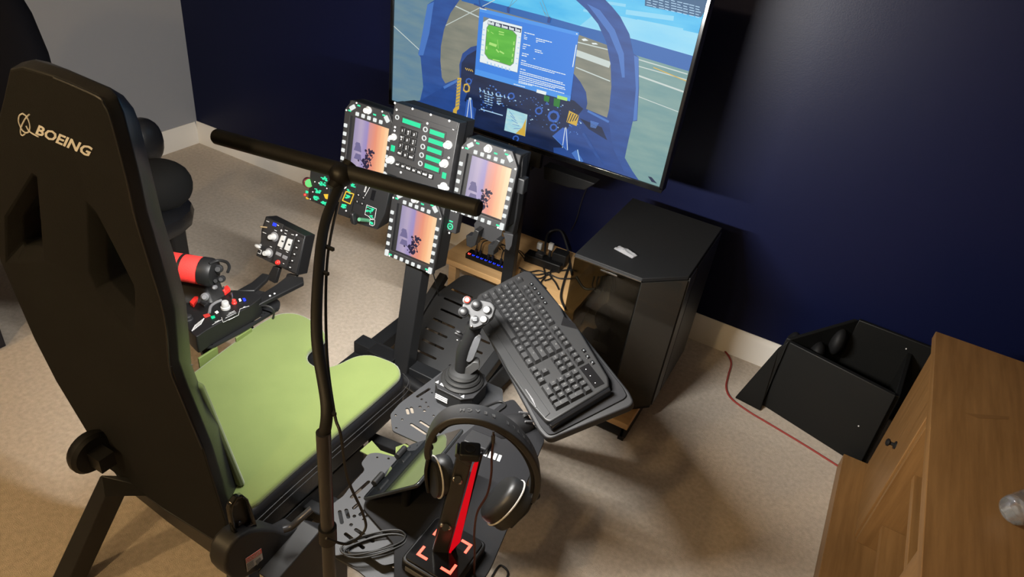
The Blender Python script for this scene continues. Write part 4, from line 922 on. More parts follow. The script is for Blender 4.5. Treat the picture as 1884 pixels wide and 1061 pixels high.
for i, q in enumerate(((975, 475), (955, 572), (1050, 515), (1030, 605))):
    x, y_ = q; deco(Cp, 'square_key', ((x-22, y_-30), (x+30, y_-18), (x+20, y_+30), (x-34, y_+18)), 'black_plastic', -.961, .003, .0006)
    bm = B(); text(bm, 'o', hy(z2(q), -.9642), (1, 0, 0), (0, 0, 1), .009); obj('key_mark', bm, 'print_white', Cp)
bm = B(); hp = hy(z2((1077, 392)), -.9612); text(bm, 'HOOK', hp, (-.28, 0, -.96), (.96, 0, -.28), .0075, bold=.02); obj('hook_lettering', bm, 'print_white', Cp)
bm = B(); tube(bm, [hy(z2((1142, 365)), -.9612), hy(z2((1068, 500)), -.9612)], .0007, 5, 0); obj('white_line', bm, 'print_white', Cp)
deco(Cp, 'slot', ((1185, 400), (1240, 415), (1205, 565), (1150, 545)), 'gloss_black', -.9605, .0008)
fr = [(1100, 628), (1245, 685), (1220, 830), (1160, 840), (1130, 800), (1072, 770)]
bm = B()
for i in range(6): tube(bm, [hy(z2(fr[i]), -.9612), hy(z2(fr[(i+1) % 6]), -.9612)], .0006, 5, 0)
fr2 = [(1150, 845), (1222, 850), (1215, 925), (1190, 942), (1140, 920)]
for i in range(5): tube(bm, [hy(z2(fr2[i]), -.9612), hy(z2(fr2[(i+1) % 5]), -.9612)], .0006, 5, 0)
obj('legend_outline', bm, 'print_white', Cp)
glyph(Cp, 1155, 700, 16, seed=41, w=48, h=40, y=-.96); glyph(Cp, 1172, 800, 4, seed=42, w=16, h=14, y=-.96); glyph(Cp, 1180, 890, 6, seed=43, w=16, h=26, y=-.96)
h0 = hy(z2((1130, 860)), -.96); h1 = hy(z2((985, 845)), -1.005)
bm = B(); cyl(bm, h0, h1, .006, seg=14); hd = obj('gear_lever', bm, 'lever_green' if 'lever_green' in M else (mat('lever_green', (.05, .16, .09), .3) and 'lever_green'), Cp)
hc = hy(z2((930, 835)), -1.01); bm = B(); prism(bm, rrect(hc, (0, 1, 0), (-.2, 0, .98), .018, .040, .008), (-.014, 0, 0)); obj('gear_handle', bm, 'black_plastic', hd, .003)

# ================================================================== THROTTLE
th_c = hz(q6(330, 720), ZT)
tq = thing('throttle', 'black throttle quadrant with red wrapped grips on the left side plate', 'throttle', (th_c.x, th_c.y, ZT))
ZB = ZT+.055
bm = B(); prism(bm, rounded([hz(q6(*p), ZB) for p in ((60, 560), (120, 790), (180, 850), (250, 800), (540, 640), (610, 585), (560, 555), (420, 540), (300, 560))], .01, 3), (0, 0, -.054)); body = obj('housing', bm, 'black_plastic', tq, .005, seg=3)
def thd(name, L, m, z=ZB+.0006, t=.0006, bevel=0, par=None): bm = B(); prism(bm, [hz(q6(*p), z) for p in L], (0, 0, t)); return obj(name, bm, m, par or tq, bevel)
bm = B()
for k in range(7):
    x0, y0 = 150+k*9, 795-k*7
    prism(bm, [hz(q6(*p), ZB+.001) for p in ((x0, y0+12), (x0+24, y0-28), (x0+30, y0-26), (x0+6, y0+16))], (0, 0, .0005))
obj('striped_label', bm, 'print_white', tq)
bm = B()
for a, b in (((285, 768), (345, 735)), ((345, 720), (355, 752)), ((355, 752), (455, 705)), ((455, 705), (465, 665)), ((465, 665), (525, 645)), ((370, 725), (440, 690)), ((380, 708), (435, 682)), ((390, 738), (430, 718)), ((485, 655), (500, 648)), ((300, 752), (330, 738)), ((390, 695), (430, 676))):
    tube(bm, [hz(q6(*a), ZB+.0008), hz(q6(*b), ZB+.0008)], .00045, 5, 0)
obj('printed_lines', bm, 'print_white', tq)
bm = B(); tube(bm, [hz(q6(*p), ZB+.002) for p in ((265, 690), (275, 650), (305, 625), (345, 608))], (.004, .004), 8, 5); obj('scale_arc', bm, 'mid_grey', tq)
for L, m, nm in ((((225, 708), (262, 698), (275, 712), (238, 725)), 'led_red_dim', 'red_key'), (((275, 718), (300, 712), (305, 724), (282, 732)), 'led_teal', 'green_key'), (((300, 690), (318, 680), (328, 690), (312, 700)), 'print_white', 'white_key'), (((455, 605), (468, 600), (475, 615), (462, 620)), 'print_white', 'white_key'), (((482, 600), (498, 598), (506, 612), (490, 618)), 'led_blue', 'blue_key')):
    if m not in M: glow(m, (240, 70, 60), .9)
    thd(nm, L, m, ZB+.001, .003, .0006)
def knob(q, r, h, m, z=ZB, name='knob', par=None, ax=(0, 0, 1)):
    bm = B(); p = hz(q6(*q), z); lathe(bm, [(r, 0), (r, h*.25), (r*.8, h*.35), (r*.75, h*.9), (r*.6, h), (.0005, h)], p, ax, 16); return obj(name, bm, m, par or tq)
knob((372, 660), .0125, .022, 'white_plastic', name='white_knob'); knob((428, 628), .007, .012, 'red_plastic', name='red_button'); knob((130, 735), .012, .014, 'dark_grey')
knob((415, 598), .0035, .022, 'chrome', name='toggle_switch'); knob((362, 560), .0035, .02, 'chrome', name='toggle_switch'); knob((335, 545), .003, .02, 'chrome', name='toggle_switch')
thd('red_guard', ((345, 555), (385, 530), (405, 552), (368, 582)), 'red_plastic', ZB, .012, .002); thd('red_guard', ((140, 640), (175, 600), (200, 605), (165, 660)), 'red_plastic', ZB, .012, .002)
thd('slider_block', ((205, 640), (225, 610), (265, 635), (235, 660)), 'dark_grey', ZB, .008, .001)
# lever arm and the two grips
ZG = .640
g0, g1 = hz((300, 486), ZG), hz((384, 500), ZG); gd = (g1-g0).normalized()
bm = B(); prism(bm, [hz(q6(70, 500), ZB+.01)+V((-.02, 0, .07)), hz(q6(230, 520), ZB+.01)+V((-.01, 0, .06)), hz(q6(290, 640), ZB)+V((0, 0, -.01)), hz(q6(90, 640), ZB)+V((0, 0, -.01))], (0, .05, 0)); obj('lever_arm', bm, 'black_plastic', tq, .006, seg=3)
bm = B(); lathe(bm, [(.010, -.05), (.033, -.05), (.036, -.045), (.036, (g1-g0).length-.02), (.034, (g1-g0).length-.014), (.01, (g1-g0).length-.014)], g0, gd, 32); gr_o = obj('grip', bm, 'red_fabric', tq)
sx = hz((341, 490), ZG); sx = g0+gd*((sx-g0).dot(gd)); bm = B(); lathe(bm, [(.030, -.0035), (.0372, -.0035), (.0372, .0035), (.030, .0035)], sx, gd, 32); obj('grip_band', bm, 'black_plastic', gr_o)
ln = (g1-g0).length
bm = B(); lathe(bm, [(.012, ln-.016), (.0375, ln-.016), (.0375, ln+.006), (.033, ln+.016), (.02, ln+.02), (.001, ln+.02)], g0, gd, 32); cap = obj('grip_head', bm, 'black_plastic', tq)
for q, r, h, m in (((325, 405), .011, .016, 'dark_grey'), ((345, 470), .009, .014, 'dark_grey'), ((255, 470), .010, .014, 'dark_grey'), ((300, 525), .006, .012, 'mid_grey'), ((310, 480), .008, .014, 'black_plastic'), ((238, 585), .010, .014, 'mid_grey')):
    p = hit(q6(*q), g1+gd*.012, (V((.55, -.6, .45)))); bm = B(); lathe(bm, [(r, -.012), (r, h*.5), (r*.7, h*.7), (r*.6, h), (.0005, h)], p, (.55, -.6, .45), 14); obj('hat_switch', bm, m, tq)
bm = B(); tube(bm, [hz(q6(*p), ZG+.034) for p in ((265, 372), (320, 350), (375, 360), (395, 390), (385, 425))], .004, 8, 6); obj('finger_guard', bm, 'black_plastic', tq)
# front cradle joining the small switch box
bm = B(); prism(bm, [hz(q6(*p), ZB-.012) for p in ((440, 545), (560, 545), (640, 470), (660, 440), (610, 430), (540, 490))], (0, 0, -.014)); obj('arm_left', bm, 'black_plastic', tq, .003)
bm = B(); prism(bm, [hz(q6(*p), ZB-.016) for p in ((570, 645), (880, 490), (875, 455), (770, 450), (700, 505), (540, 605))], (0, 0, -.014)); obj('arm_right', bm, 'black_plastic', tq, .003)
bm = B(); prism(bm, [hz(q6(*p), ZB-.020) for p in ((545, 530), (640, 555), (560, 620), (440, 590))], (0, 0, -.02)); obj('tray', bm, 'matte_black', tq, .002)
for q in ((660, 580), (690, 566)): knob(q, .003, .002, 'print_white', ZB-.015, 'bolt')
# ---- small switch box in front of the throttle
PO = hy(q6(570, 320), -1.20); ptl = hy(q6(630, 65), -1.155); pbr = hy(q6(840, 445), -1.19)
PN = (pbr-PO).cross(ptl-PO).normalized(); PN = PN if PN.y < 0 else -PN
pp = lambda q, o=0: hit(q6(*q), PO+PN*o, PN)
pb = thing('switch_box', 'small black switch box with white rocker switches in front of the throttle', 'control panel', (PO.x+.08, PO.y, PO.z))
face = [pp(q) for q in ((632, 62), (745, 100), (885, 185), (838, 448), (700, 395), (568, 320), (600, 190), (600, 150))]
face = [pp((632, 62)), pp((890, 190)), pp((838, 448)), pp((568, 318)), pp((598, 235)), pp((603, 150))]
bm = B(); prism(bm, face, -PN*.05); obj('housing', bm, 'black_plastic', pb, .002)
bm = B(); prism(bm, [pp(q, .001) for q in ((640, 75), (750, 115), (665, 365), (578, 318))], PN*.0015); obj('left_plate', bm, 'bezel', pb, .001)
bm = B(); prism(bm, [pp(q, .001) for q in ((735, 140), (830, 185), (770, 400), (680, 360))], PN*.0015); obj('middle_plate', bm, 'bezel', pb, .001)
bm = B(); prism(bm, [pp(q, .001) for q in ((838, 185), (885, 210), (835, 435), (782, 412))], PN*.003); obj('right_plate', bm, 'bezel', pb, .001)
def pknob(q, r, h, m, name): bm = B(); lathe(bm, [(r, 0), (r, h*.3), (r*.8, h*.4), (r*.75, h*.9), (r*.6, h), (.0005, h)], pp(q, .002), PN, 18); return obj(name, bm, m, pb)
for q in ((690, 195), (655, 300)): pknob(q, .0145, .004, 'mid_grey', 'dial'); pknob(q, .0105, .024, 'white_plastic', 'white_knob')
pknob((715, 362), .0075, .010, 'red_plastic', 'red_button')
for L in (((742, 185), (770, 192), (745, 268), (715, 252)), ((785, 205), (812, 215), (790, 290), (758, 276))):
    bm = B(); prism(bm, [pp(q, .002) for q in L], PN*.007); rk = obj('rocker_switch', bm, 'white_plastic', pb, .0015)
    c = V((sum(q[0] for q in L)/4, sum(q[1] for q in L)/4)); bm = B(); prism(bm, [pp((c.x-7, c.y-6), .0092), pp((c.x+8, c.y-1), .0092), pp((c.x+5, c.y+8), .0092), pp((c.x-9, c.y+3), .0092)], PN*.0004); obj('rocker_mark', bm, 'matte_black', rk)
for L in (((705, 290), (738, 305), (732, 325), (698, 310)), ((748, 312), (778, 325), (770, 347), (740, 332))): bm = B(); prism(bm, [pp(q, .002) for q in L], PN*.003); obj('square_key', bm, 'mid_grey', pb, .001)
for k in range(5):
    q = (848-k*14, 222+k*43); bm = B(); prism(bm, [pp((q[0]-14, q[1]-18), .003), pp((q[0]+18, q[1]-6), .003), pp((q[0]+8, q[1]+18), .003), pp((q[0]-22, q[1]+8), .003)], PN*.003); kk = obj('small_key', bm, 'black_plastic', pb, .001)
    bm = B(); prism(bm, [pp((q[0]-5, q[1]-4), .0063), pp((q[0]+4, q[1]-1), .0063), pp((q[0]+3, q[1]+5), .0063), pp((q[0]-6, q[1]+2), .0063)], PN*.0003); obj('key_mark', bm, 'print_white', kk)
bm = B(); prism(bm, [pp(q, .002) for q in ((682, 102), (705, 110), (700, 130), (676, 122))], PN*.001); obj('blue_light', bm, 'led_blue', pb)
tg = pp((640, 135), .002); bm = B(); cyl(bm, tg, hit(q6(595, 130), PO+PN*.02, PN), .0026, seg=10); obj('toggle_switch', bm, 'brass', pb)
tg = pp((600, 250), .002); bm = B(); e = hit(q6(580, 258), PO+PN*.02, PN); cyl(bm, tg, e, .004, seg=10); ellipsoid(bm, e, (.012, .006, .006)); obj('lever_switch', bm, 'white_plastic', pb)
bm = B()
for a, b in (((637, 92), (655, 100)), ((612, 165), (635, 175)), ((690, 152), (704, 158)), ((758, 152), (775, 158)), ((800, 180), (815, 184)), ((660, 258), (672, 263)), ((725, 270), (738, 276)), ((765, 292), (778, 298)), ((755, 172), (768, 178)), ((583, 275), (605, 285)), ((580, 300), (598, 308)), ((605, 285), (598, 310)), ((745, 368), (752, 372)), ((706, 118), (718, 124))): tube(bm, [pp(a, .0028), pp(b, .0028)], .0008, 5, 0)
obj('printed_marks', bm, 'print_white', pb)
for q in ((735, 155), (834, 185)): pknob(q, .003, .002, 'print_white', 'screw')
bm = B(); prism(bm, [hit(q6(*p), PO-PN*.012, PN) for p in ((680, 385), (720, 400), (690, 500), (635, 470))], -PN*.016); prism(bm, [hit(q6(*p), PO-PN*.012, PN) for p in ((770, 435), (830, 450), (790, 510), (745, 500))], -PN*.016); obj('mount_leg', bm, 'black_plastic', pb, .002)
cable('cable', [hz(q6(570, 650), ZT+.02), hz(q6(640, 645), ZT+.035), hz(q6(685, 680), ZT+.02), hz(q6(665, 765), ZT-.04), hz(q6(600, 840), ZT-.08), hz(q6(520, 920), ZT-.14)], .0028, 'black cable curving down from the throttle to the seat')

# ================================================================== JOYSTICK
Jb = hz((846, 728), ZP); Jb = V((Jb.x, Jb.y, ZP))
js = thing('joystick', 'black flight stick with silver faced grip and rubber boot on the side plate', 'joystick', Jb)
w_ = .056
oc = [(-w_, -w_*.6), (-w_*.6, -w_), (w_*.6, -w_), (w_, -w_*.6), (w_, w_*.6), (w_*.6, w_), (-w_*.6, w_), (-w_, w_*.6)]
bm = B(); prism(bm, [Jb+V((x, y, 0)) for x, y in oc], (0, 0, .046)); obj('base', bm, 'black_plastic', js, .003)
bm = B(); prism(bm, [Jb+V((x*1.03, y*1.03, .046)) for x, y in oc], (0, 0, .005)); obj('base_rim', bm, 'dark_grey', js, .0015)
zt = ZP+.0515
bm = B()
for k in range(3): box(bm, Jb+V((-.020+k*.0, -.0585, .030-k*.006)), (.036, .001, .003))
box(bm, Jb+V((-.006, -.040, .0518)), (.060, .009, .0008)); obj('printed_label', bm, 'print_white', js)
for dx, dy in ((-.046, -.040), (.034, -.046)):
    bm = B(); prism(bm, [Jb+V((dx-.004, dy-.004, .0515)), Jb+V((dx+.005, dy-.004, .0515)), Jb+V((dx, dy+.006, .0515))], (0, 0, .0008)); obj('arrow_mark', bm, 'print_white', js)
bt = Jb+V((0, .004, .0515))
bm = B(); lathe(bm, [(.02, 0), (.054, 0), (.055, .005), (.050, .010), (.046, .010), (.047, .015), (.043, .020), (.038, .020), (.039, .026), (.035, .031), (.028, .032), (.022, .036), (.004, .036)], bt, (0, 0, 1), 36); obj('rubber_boot', bm, 'rubber', js)
JN = V((CAM.x-bt.x, CAM.y-bt.y, 0)).normalized()
jp = lambda x, y, o=0: hit((x, y), bt+JN*o, JN)
z6 = lambda x, y, o=0: jp(620+x/5.306, 560+y/5.306, o)
def sweep(bm, pts, radii, seg=16, sm=6):           # tube with its own radius at every point
    P = spline(pts, sm); n = len(P); R_ = []
    for i in range(n):
        f = i/(n-1)*(len(radii)-1); k = min(int(f), len(radii)-2); R_.append(radii[k]+(radii[k+1]-radii[k])*(f-k))
    rings = []; u = None
    for i, p in enumerate(P):
        d = (P[min(i+1, n-1)]-P[max(i-1, 0)]).normalized()
        if u is None: u = basis(d)[0]
        u = (u-d*u.dot(d)).normalized(); v = d.cross(u)
        rings.append([bm.verts.new(p+(u*math.cos(2*math.pi*k/seg)+v*math.sin(2*math.pi*k/seg))*R_[i]) for k in range(seg)])
    for a, b in zip(rings, rings[1:]):
        for i in range(seg): bm.faces.new((a[i], a[(i+1) % seg], b[(i+1) % seg], b[i]))
    bm.faces.new(rings[0][::-1]); bm.faces.new(rings[-1])
bm = B(); sweep(bm, [z6(1215, 790), z6(1215, 700), z6(1225, 580), z6(1245, 440), z6(1300, 310), z6(1345, 200)], [.0185, .0180, .0185, .0195, .0185, .019]); grip = obj('grip', bm, 'black_plastic', js)
JD = (JN*.72+V((0, 0, .69))).normalized()          # the way the thumb face looks
ju = V((0, 0, 1)).cross(JD).normalized(); jv = JD.cross(ju)
hc = z6(1400, 90)
face = [z6(*q, .012) for q in ((1225, -30), (1300, -55), (1420, -75), (1520, -50), (1560, 20), (1530, 130), (1460, 190), (1400, 235), (1330, 262), (1285, 240), (1290, 160), (1300, 110), (1215, 60))]
fo = sum(face, V())/len(face); face = [p-JD*((p-fo).dot(JD)) for p in face]
bm = B(); prism(bm, rounded(face, .006, 3), -JD*.034); head = obj('grip_head', bm, 'black_plastic', js, .006, seg=3)
bm = B(); prism(bm, rounded([fo+(p-fo)*.90+JD*.0005 for p in face], .006, 3), JD*.003); obj('silver_face', bm, 'face_silver' if 'face_silver' in M else (mat('face_silver', (.040, .040, .041), .6, spec=.15) and 'face_silver'), head, .001)
jf = lambda x, y: hit((620+x/5.306, 560+y/5.306), fo+JD*.003, JD)
for q, r, h, m, nm in (((1235, 75), .0125, .013, 'black_plastic', 'hat_switch'), ((1360, 5), .013, .014, 'black_plastic', 'hat_switch'), ((1470, 58), .0105, .005, 'black_plastic', 'button_collar'), ((1440, 150), .0105, .005, 'black_plastic', 'button_collar'), ((1345, 145), .0095, .006, 'dark_grey', 'trim_hat'), ((1270, -40), .0105, .005, 'black_plastic', 'button_collar'), ((1315, 212), .003, .003, 'chrome', 'screw')):
    bm = B(); lathe(bm, [(r, -.004), (r, h*.45), (r*.75, h*.6), (r*.7, h*.85), (r*.5, h), (.0005, h)], jf(*q), JD, 20); obj(nm, bm, m, head)
for q, r, h, m, nm in (((1460, 55), .0075, .011, 'white_plastic', 'white_button'), ((1430, 148), .0075, .011, 'white_plastic', 'white_button'), ((1270, -42), .0078, .010, 'red_button' if 'red_button' in M else (mat('red_button', (.30, .02, .012), .45) and 'red_button'), 'red_button')):
    bm = B(); lathe(bm, [(r, 0), (r, h*.8), (r*.7, h), (.0005, h)], jf(*q), JD, 20); obj(nm, bm, m, head)
bm = B()
for i in range(3): box(bm, jf(1345, 130+i*14)+JD*.0065, (.010, .0012, .0012), Matrix((ju, jv, JD)).transposed())
obj('trim_ridges', bm, 'mid_grey', head)
bm = B(); prism(bm, rounded([z6(*q, .0165) for q in ((1390, 295), (1412, 320), (1390, 400), (1330, 545), (1290, 572), (1248, 550), (1265, 470), (1300, 370), (1345, 318))], .008, 3), -JN*.012); obj('grip_inlay', bm, 'inlay' if 'inlay' in M else (mat('inlay', (.085, .088, .095), .6, bump=(1500, .6, .0006)) and 'inlay'), grip, .003)
bm = B(); prism(bm, rounded([z6(*q, .016) for q in ((1185, 650), (1290, 600), (1330, 560), (1385, 570), (1395, 620), (1350, 650), (1290, 695), (1250, 700))], .006, 3), -JN*.022); obj('hand_rest', bm, 'hand_rest' if 'hand_rest' in M else (mat('hand_rest', (.045, .045, .045), .35) and 'hand_rest'), js, .005, seg=3)
bm = B(); sweep(bm, [z6(1225, 340), z6(1200, 300), z6(1175, 285), z6(1150, 280)], [.006, .007, .006, .004], 10); ellipsoid(bm, z6(1185, 262), (.009, .006, .004)); obj('trigger', bm, 'black_plastic', js)
bm = B(); ellipsoid(bm, z6(1178, 345), (.0035, .0035, .002)); obj('trigger_screw', bm, 'chrome', js)

# ================================================================== KEYBOARD
kx, ky = KR @ V((1, 0, 0)), KR @ V((0, 1, 0))
kbt = thing('keyboard', 'black gaming keyboard with palm rest lying on the tilted tray', 'keyboard', KO-kn*.029, KR)
def kloc(x, y, h): return hit((x, y), KO+kn*h, kn)
body_px = [(873, 556), (880, 541), (964, 497), (976, 499), (1031, 562), (1046, 598), (1062, 600), (1119, 693), (1121, 710), (1012, 776), (1003, 773), (972, 738), (934, 681), (912, 640), (890, 606), (880, 585)]
bm = B(); prism(bm, rounded([kloc(x, y, -.010) for x, y in body_px], .005, 2), -kn*.018); obj('body', bm, 'kb_body' if 'kb_body' in M else (mat('kb_body', (.0095, .0095, .0098), .42, spec=.4, bump=(1200, .2, .0003)) and 'kb_body'), kbt, .004, seg=3)
bm = B(); prism(bm, [kloc(x, y, -.0096) for x, y in ((1121, 711), (1124, 718), (1014, 785), (1008, 780))], -kn*.016); obj('end_cap', bm, 'gloss_black', kbt, .002)
bm = B(); prism(bm, [kloc(x, y, -.0095) for x, y in ((880, 590), (893, 583), (948, 668), (1012, 760), (1003, 768), (936, 678))], kn*.0012); obj('palm_rest', bm, 'kb_body', kbt, .001)
for k in range(5): bm = B(); tube(bm, [kloc(967+k*3, 716+k*4, -.009), kloc(978+k*2, 733+k*4, -.009)], .0012, 5, 0); obj('palm_ridge', bm, 'mid_grey', kbt)
bm = B(); prism(bm, [kloc(x, y, -.0095) for x, y in ((1037, 582), (1058, 596), (1063, 606), (1032, 598))], kn*.001); obj('corner_gloss', bm, 'gloss_black', kbt)
bm = B(); prism(bm, [kloc(x, y, -.0095) for x, y in ((1066, 677), (1083, 668), (1112, 705), (1094, 714))], kn*.0006); obj('status_panel', bm, 'gloss_black', kbt)
U = .019; rows = []
rows.append((1.25, [('Esc', .5, 1)]+[('F%d' % (i+1), 2.5+i+(.5*(i//4)), 1) for i in range(12)]+[('Prt', 15.75, 1), ('Scr', 16.75, 1), ('Pau', 17.75, 1)]))
rows.append((0, [(c, i+.5, 1) for i, c in enumerate('`1234567890-=')]+[('<', 14, 2), ('Ins', 15.75, 1), ('Hm', 16.75, 1), ('Up', 17.75, 1), ('Nm', 19, 1), ('/', 20, 1), ('*', 21, 1), ('-', 22, 1)]))
rows.append((-1, [('Tab', .75, 1.5)]+[(c, 2+i, 1) for i, c in enumerate('QWERTYUIOP[]')]+[('\\', 14.25, 1.5), ('Del', 15.75, 1), ('End', 16.75, 1), ('Dn', 17.75, 1), ('7', 19, 1), ('8', 20, 1), ('9', 21, 1)]))
rows.append((-2, [('Cap', .875, 1.75)]+[(c, 2.25+i, 1) for i, c in enumerate("ASDFGHJKL;'")]+[('Ent', 13.875, 2.25), ('4', 19, 1), ('5', 20, 1), ('6', 21, 1)]))
rows.append((-3, [('Sh', 1.125, 2.25)]+[(c, 2.75+i, 1) for i, c in enumerate('ZXCVBNM,./')]+[('Sh', 13.625, 2.75), ('^', 16.75, 1), ('1', 19, 1), ('2', 20, 1), ('3', 21, 1)]))
rows.append((-4, [('Ctl', .625, 1.25), ('', 1.875, 1.25), ('Alt', 3.125, 1.25), (' ', 6.875, 6.25), ('Alt', 10.625, 1.25), ('Fn', 11.875, 1.25), ('', 13.125, 1.25), ('Ctl', 14.375, 1.25), ('<', 15.75, 1), ('v', 16.75, 1), ('>', 17.75, 1), ('0', 19.5, 2), ('.', 21, 1)]))
caps = {}
def key(u, r, wu, hu=1):
    if (wu, hu) not in caps:
        bm = B(); wx, wy = wu*U-.0018, hu*U-.0018; vs = []
        for z, ins, sh in ((-.010, 0, 0), (0, .0028, .0006)):
            for sx, sy in ((-1, -1), (1, -1), (1, 1), (-1, 1)): vs.append(bm.verts.new((sx*(wx/2-ins), sy*(wy/2-ins)+sh, z)))
        for f in ((4, 5, 6, 7), (0, 1, 5, 4), (1, 2, 6, 5), (2, 3, 7, 6), (3, 0, 4, 7)): bm.faces.new([vs[i] for i in f])
        o = obj('key', bm, 'key_black', kbt, local=True); caps[(wu, hu)] = o
    else:
        o = caps[(wu, hu)].copy(); COL.objects.link(o); o.parent = kbt
    o.location = ((u-19)*U, r*U, .029); return o
bmL = B()
for r, ks in rows:
    for c, u, wu in ks:
        key(u, r, wu)
        if c.strip():
            text(bmL, c, ((u-19)*U-.0012, r*U+.0018, .0294), (1, 0, 0), (0, 1, 0), .0068 if len(c) == 1 else .0042, bold=.01)
key(22, -1.5, 1, 2); key(22, -3.5, 1, 2)
text(bmL, '+', ((22-19)*U, -1.5*U, .0294), (1, 0, 0), (0, 1, 0), .006); text(bmL, 'Ent', ((22-19)*U, -3.5*U, .0294), (1, 0, 0), (0, 1, 0), .0042)
obj('key_legends', bmL, 'legend_grey' if 'legend_grey' in M else (mat('legend_grey', (.11, .11, .11), .6) and 'legend_grey'), kbt, local=True)
for i, q in enumerate(((978, 523), (984, 531), (991, 540), (997, 548), (1003, 557), (1074, 645), (1081, 656), (1090, 667))):
    p = kloc(*q, -.009); bm = B(); box(bm, p, (.011, .008, .004), KR); mk = obj('media_key', bm, 'gloss_black', kbt, .001)
    bm = B(); box(bm, p+kn*.0022, (.003, .003, .0004), KR); obj('key_light', bm, 'btn_white', mk)
for q in ((1078, 679), (1086, 691), (1095, 704)):
    bm = B(); lathe(bm, [(.0012, 0), (.0008, .0004), (.0002, .0004)], kloc(*q, -.0088), kn, 8); obj('status_light', bm, 'print_white', kbt)

# ================================================================== MOUSE
mc_ = hz((944, 788), TRZ); mRz = Matrix.Rotation(.95, 3, 'Z')
ms = thing('mouse', 'black computer mouse with pale side marks on the mouse tray', 'mouse', (mc_.x, mc_.y, TRZ), mRz)
bm = B(); sec = [(-.060, .012, .010), (-.050, .026, .026), (-.025, .033, .037), (.005, .032, .038), (.035, .029, .028), (.055, .024, .016), (.060, .012, .008)]
rings = []
for x, wy, h in sec: rings.append([bm.verts.new((x*.85, wy*.85*math.cos(math.pi*i/8), .001+h*(math.sin(math.pi*i/8)**.6))) for i in range(9)])
for a, b in zip(rings, rings[1:]):
    for i in range(8): bm.faces.new((a[i], a[i+1], b[i+1], b[i]))
    bm.faces.new((a[8], a[0], b[0], b[8]))
bm.faces.new(rings[0]); bm.faces.new(rings[-1][::-1]); obj('body', bm, 'dark_grey', ms, local=True, smooth=1.2)
bm = B(); cyl(bm, (.030, -.004, .030), (.030, .004, .030), .008, seg=16); obj('scroll_wheel', bm, 'rubber', ms, local=True)
for y in (-.017, .017): bm = B(); tube(bm, [V((.02, y, .034)), V((.045, y*.9, .024)), V((.057, y*.7, .013))], .0022, 6, 4); obj('side_button', bm, 'mid_grey', ms, local=True)
for p in ((.050, -.022, .016), (.052, .018, .018)): bm = B(); box(bm, p, (.008, .004, .005)); obj('pale_mark', bm, 'chrome', ms, .001, local=True)
cable('cable', [mc_+V((.035, .05, .006)), hz((918, 762), TRZ+.004), hz((930, 745), TRZ+.004), hz((918, 738), ZP+.006), hz((890, 748), ZP+.006)], .002, 'thin black cable looping beside the joystick base')

# ================================================================== TABLET ON THE SIDE PLATE
mat('tablet_rim', (.03, .032, .034), .3, metal=.5)
tb0 = hz((670, 912), .474); tbt = hz((750, 822), .474); tv_ = V((tbt.x-tb0.x, tbt.y-tb0.y, 0)); tL = tv_.length; tv_.normalize()
tu = V((tv_.y, -tv_.x, 0)); TA = math.radians(44); tu = (tu*math.cos(TA)+V((0, 0, math.sin(TA)))).normalized(); tnn = tu.cross(tv_).normalized()
tw = (hit((757, 903), tb0, tnn)-tb0).dot(tu)
tbl = thing('tablet', 'glossy black tablet leaning towards the green seat in two black clips', 'tablet', tb0)
tc_ = tb0+tu*tw/2+tv_*tL/2
bm = B(); prism(bm, rrect(tc_, tu, tv_, tw, tL+.02, .012), -tnn*.008); obj('case', bm, 'tablet_rim', tbl, .0025, seg=3)
bm = B(); prism(bm, rrect(tc_+tnn*.0002, tu, tv_, tw-.006, tL+.014, .010), tnn*.0006); obj('screen_glass', bm, 'tablet_glass', tbl)
for q in ((696, 880), (738, 831)):
    p = hit(q, tb0+tnn*.008, tnn); bm = B(); cyl(bm, p-tv_*.016, p+tv_*.016, .007, seg=14); box(bm, p-tnn*.012-tu*.006, (.012, .028, .03), Matrix((tu, tv_, tnn)).transposed()); obj('clip', bm, 'black_plastic', tbl, .0015)
for s in (.25, .75):
    p = tb0+tv_*tL*s+tu*tw*.55-tnn*.008; bm = B(); cyl(bm, (p.x, p.y, TRZ), p, .010, seg=14); obj('support', bm, 'matte_black', tbl)

# ================================================================== HEADSET STAND AND HEADSET
HB = V((2.757, -1.732, TRZ)); HZ = .488
hs_ = thing('headset_stand', 'black headset stand with glowing red corner lights on its square base', 'headset stand', HB)
bm = B(); prism(bm, rrect((HB.x, HB.y, TRZ), (1, 0, 0), (0, 1, 0), .124, .128, .014), (0, 0, HZ-TRZ-.004)); obj('base', bm, 'black_plastic', hs_, .004, seg=3)
bm = B(); prism(bm, rrect((HB.x, HB.y, HZ-.004), (1, 0, 0), (0, 1, 0), .112, .116, .010), (0, 0, .004)); obj('base_top', bm, 'gloss_black', hs_, .0015)
bm = B(); box(bm, (HB.x-.01, HB.y-.0645, TRZ+.010), (.075, .002, .012)); box(bm, (HB.x-.0625, HB.y, TRZ+.012), (.002, .08, .012)); obj('silver_trim', bm, 'mid_grey', hs_, .0005)
c_ = .040; l_ = .024; th_ = .0055
for sx, sy in ((-1, -1), (1, -1), (1, 1), (-1, 1)):
    bm = B(); a = V((HB.x+sx*c_, HB.y+sy*c_, HZ))
    prism(bm, [a+V((-sx*x, -sy*y, 0)) for x, y in ((0, 0), (l_, 0), (l_, th_), (th_, th_), (th_, l_), (0, l_))], (0, 0, .001)); obj('corner_light', bm, 'led_red_hot', hs_)
cb = hz((814, 1016), HZ); SN = V((CAM.x-cb.x, CAM.y-cb.y, 0)).normalized()
sp_ = lambda x, y, o=0: hit((x, y), cb+SN*o, SN)
r2 = lambda x, y: (730+x/3.307, 740+y/3.307)
colb, colt = sp_(*r2(275, 900)), sp_(*r2(410, 345)); cd = (colt-colb)
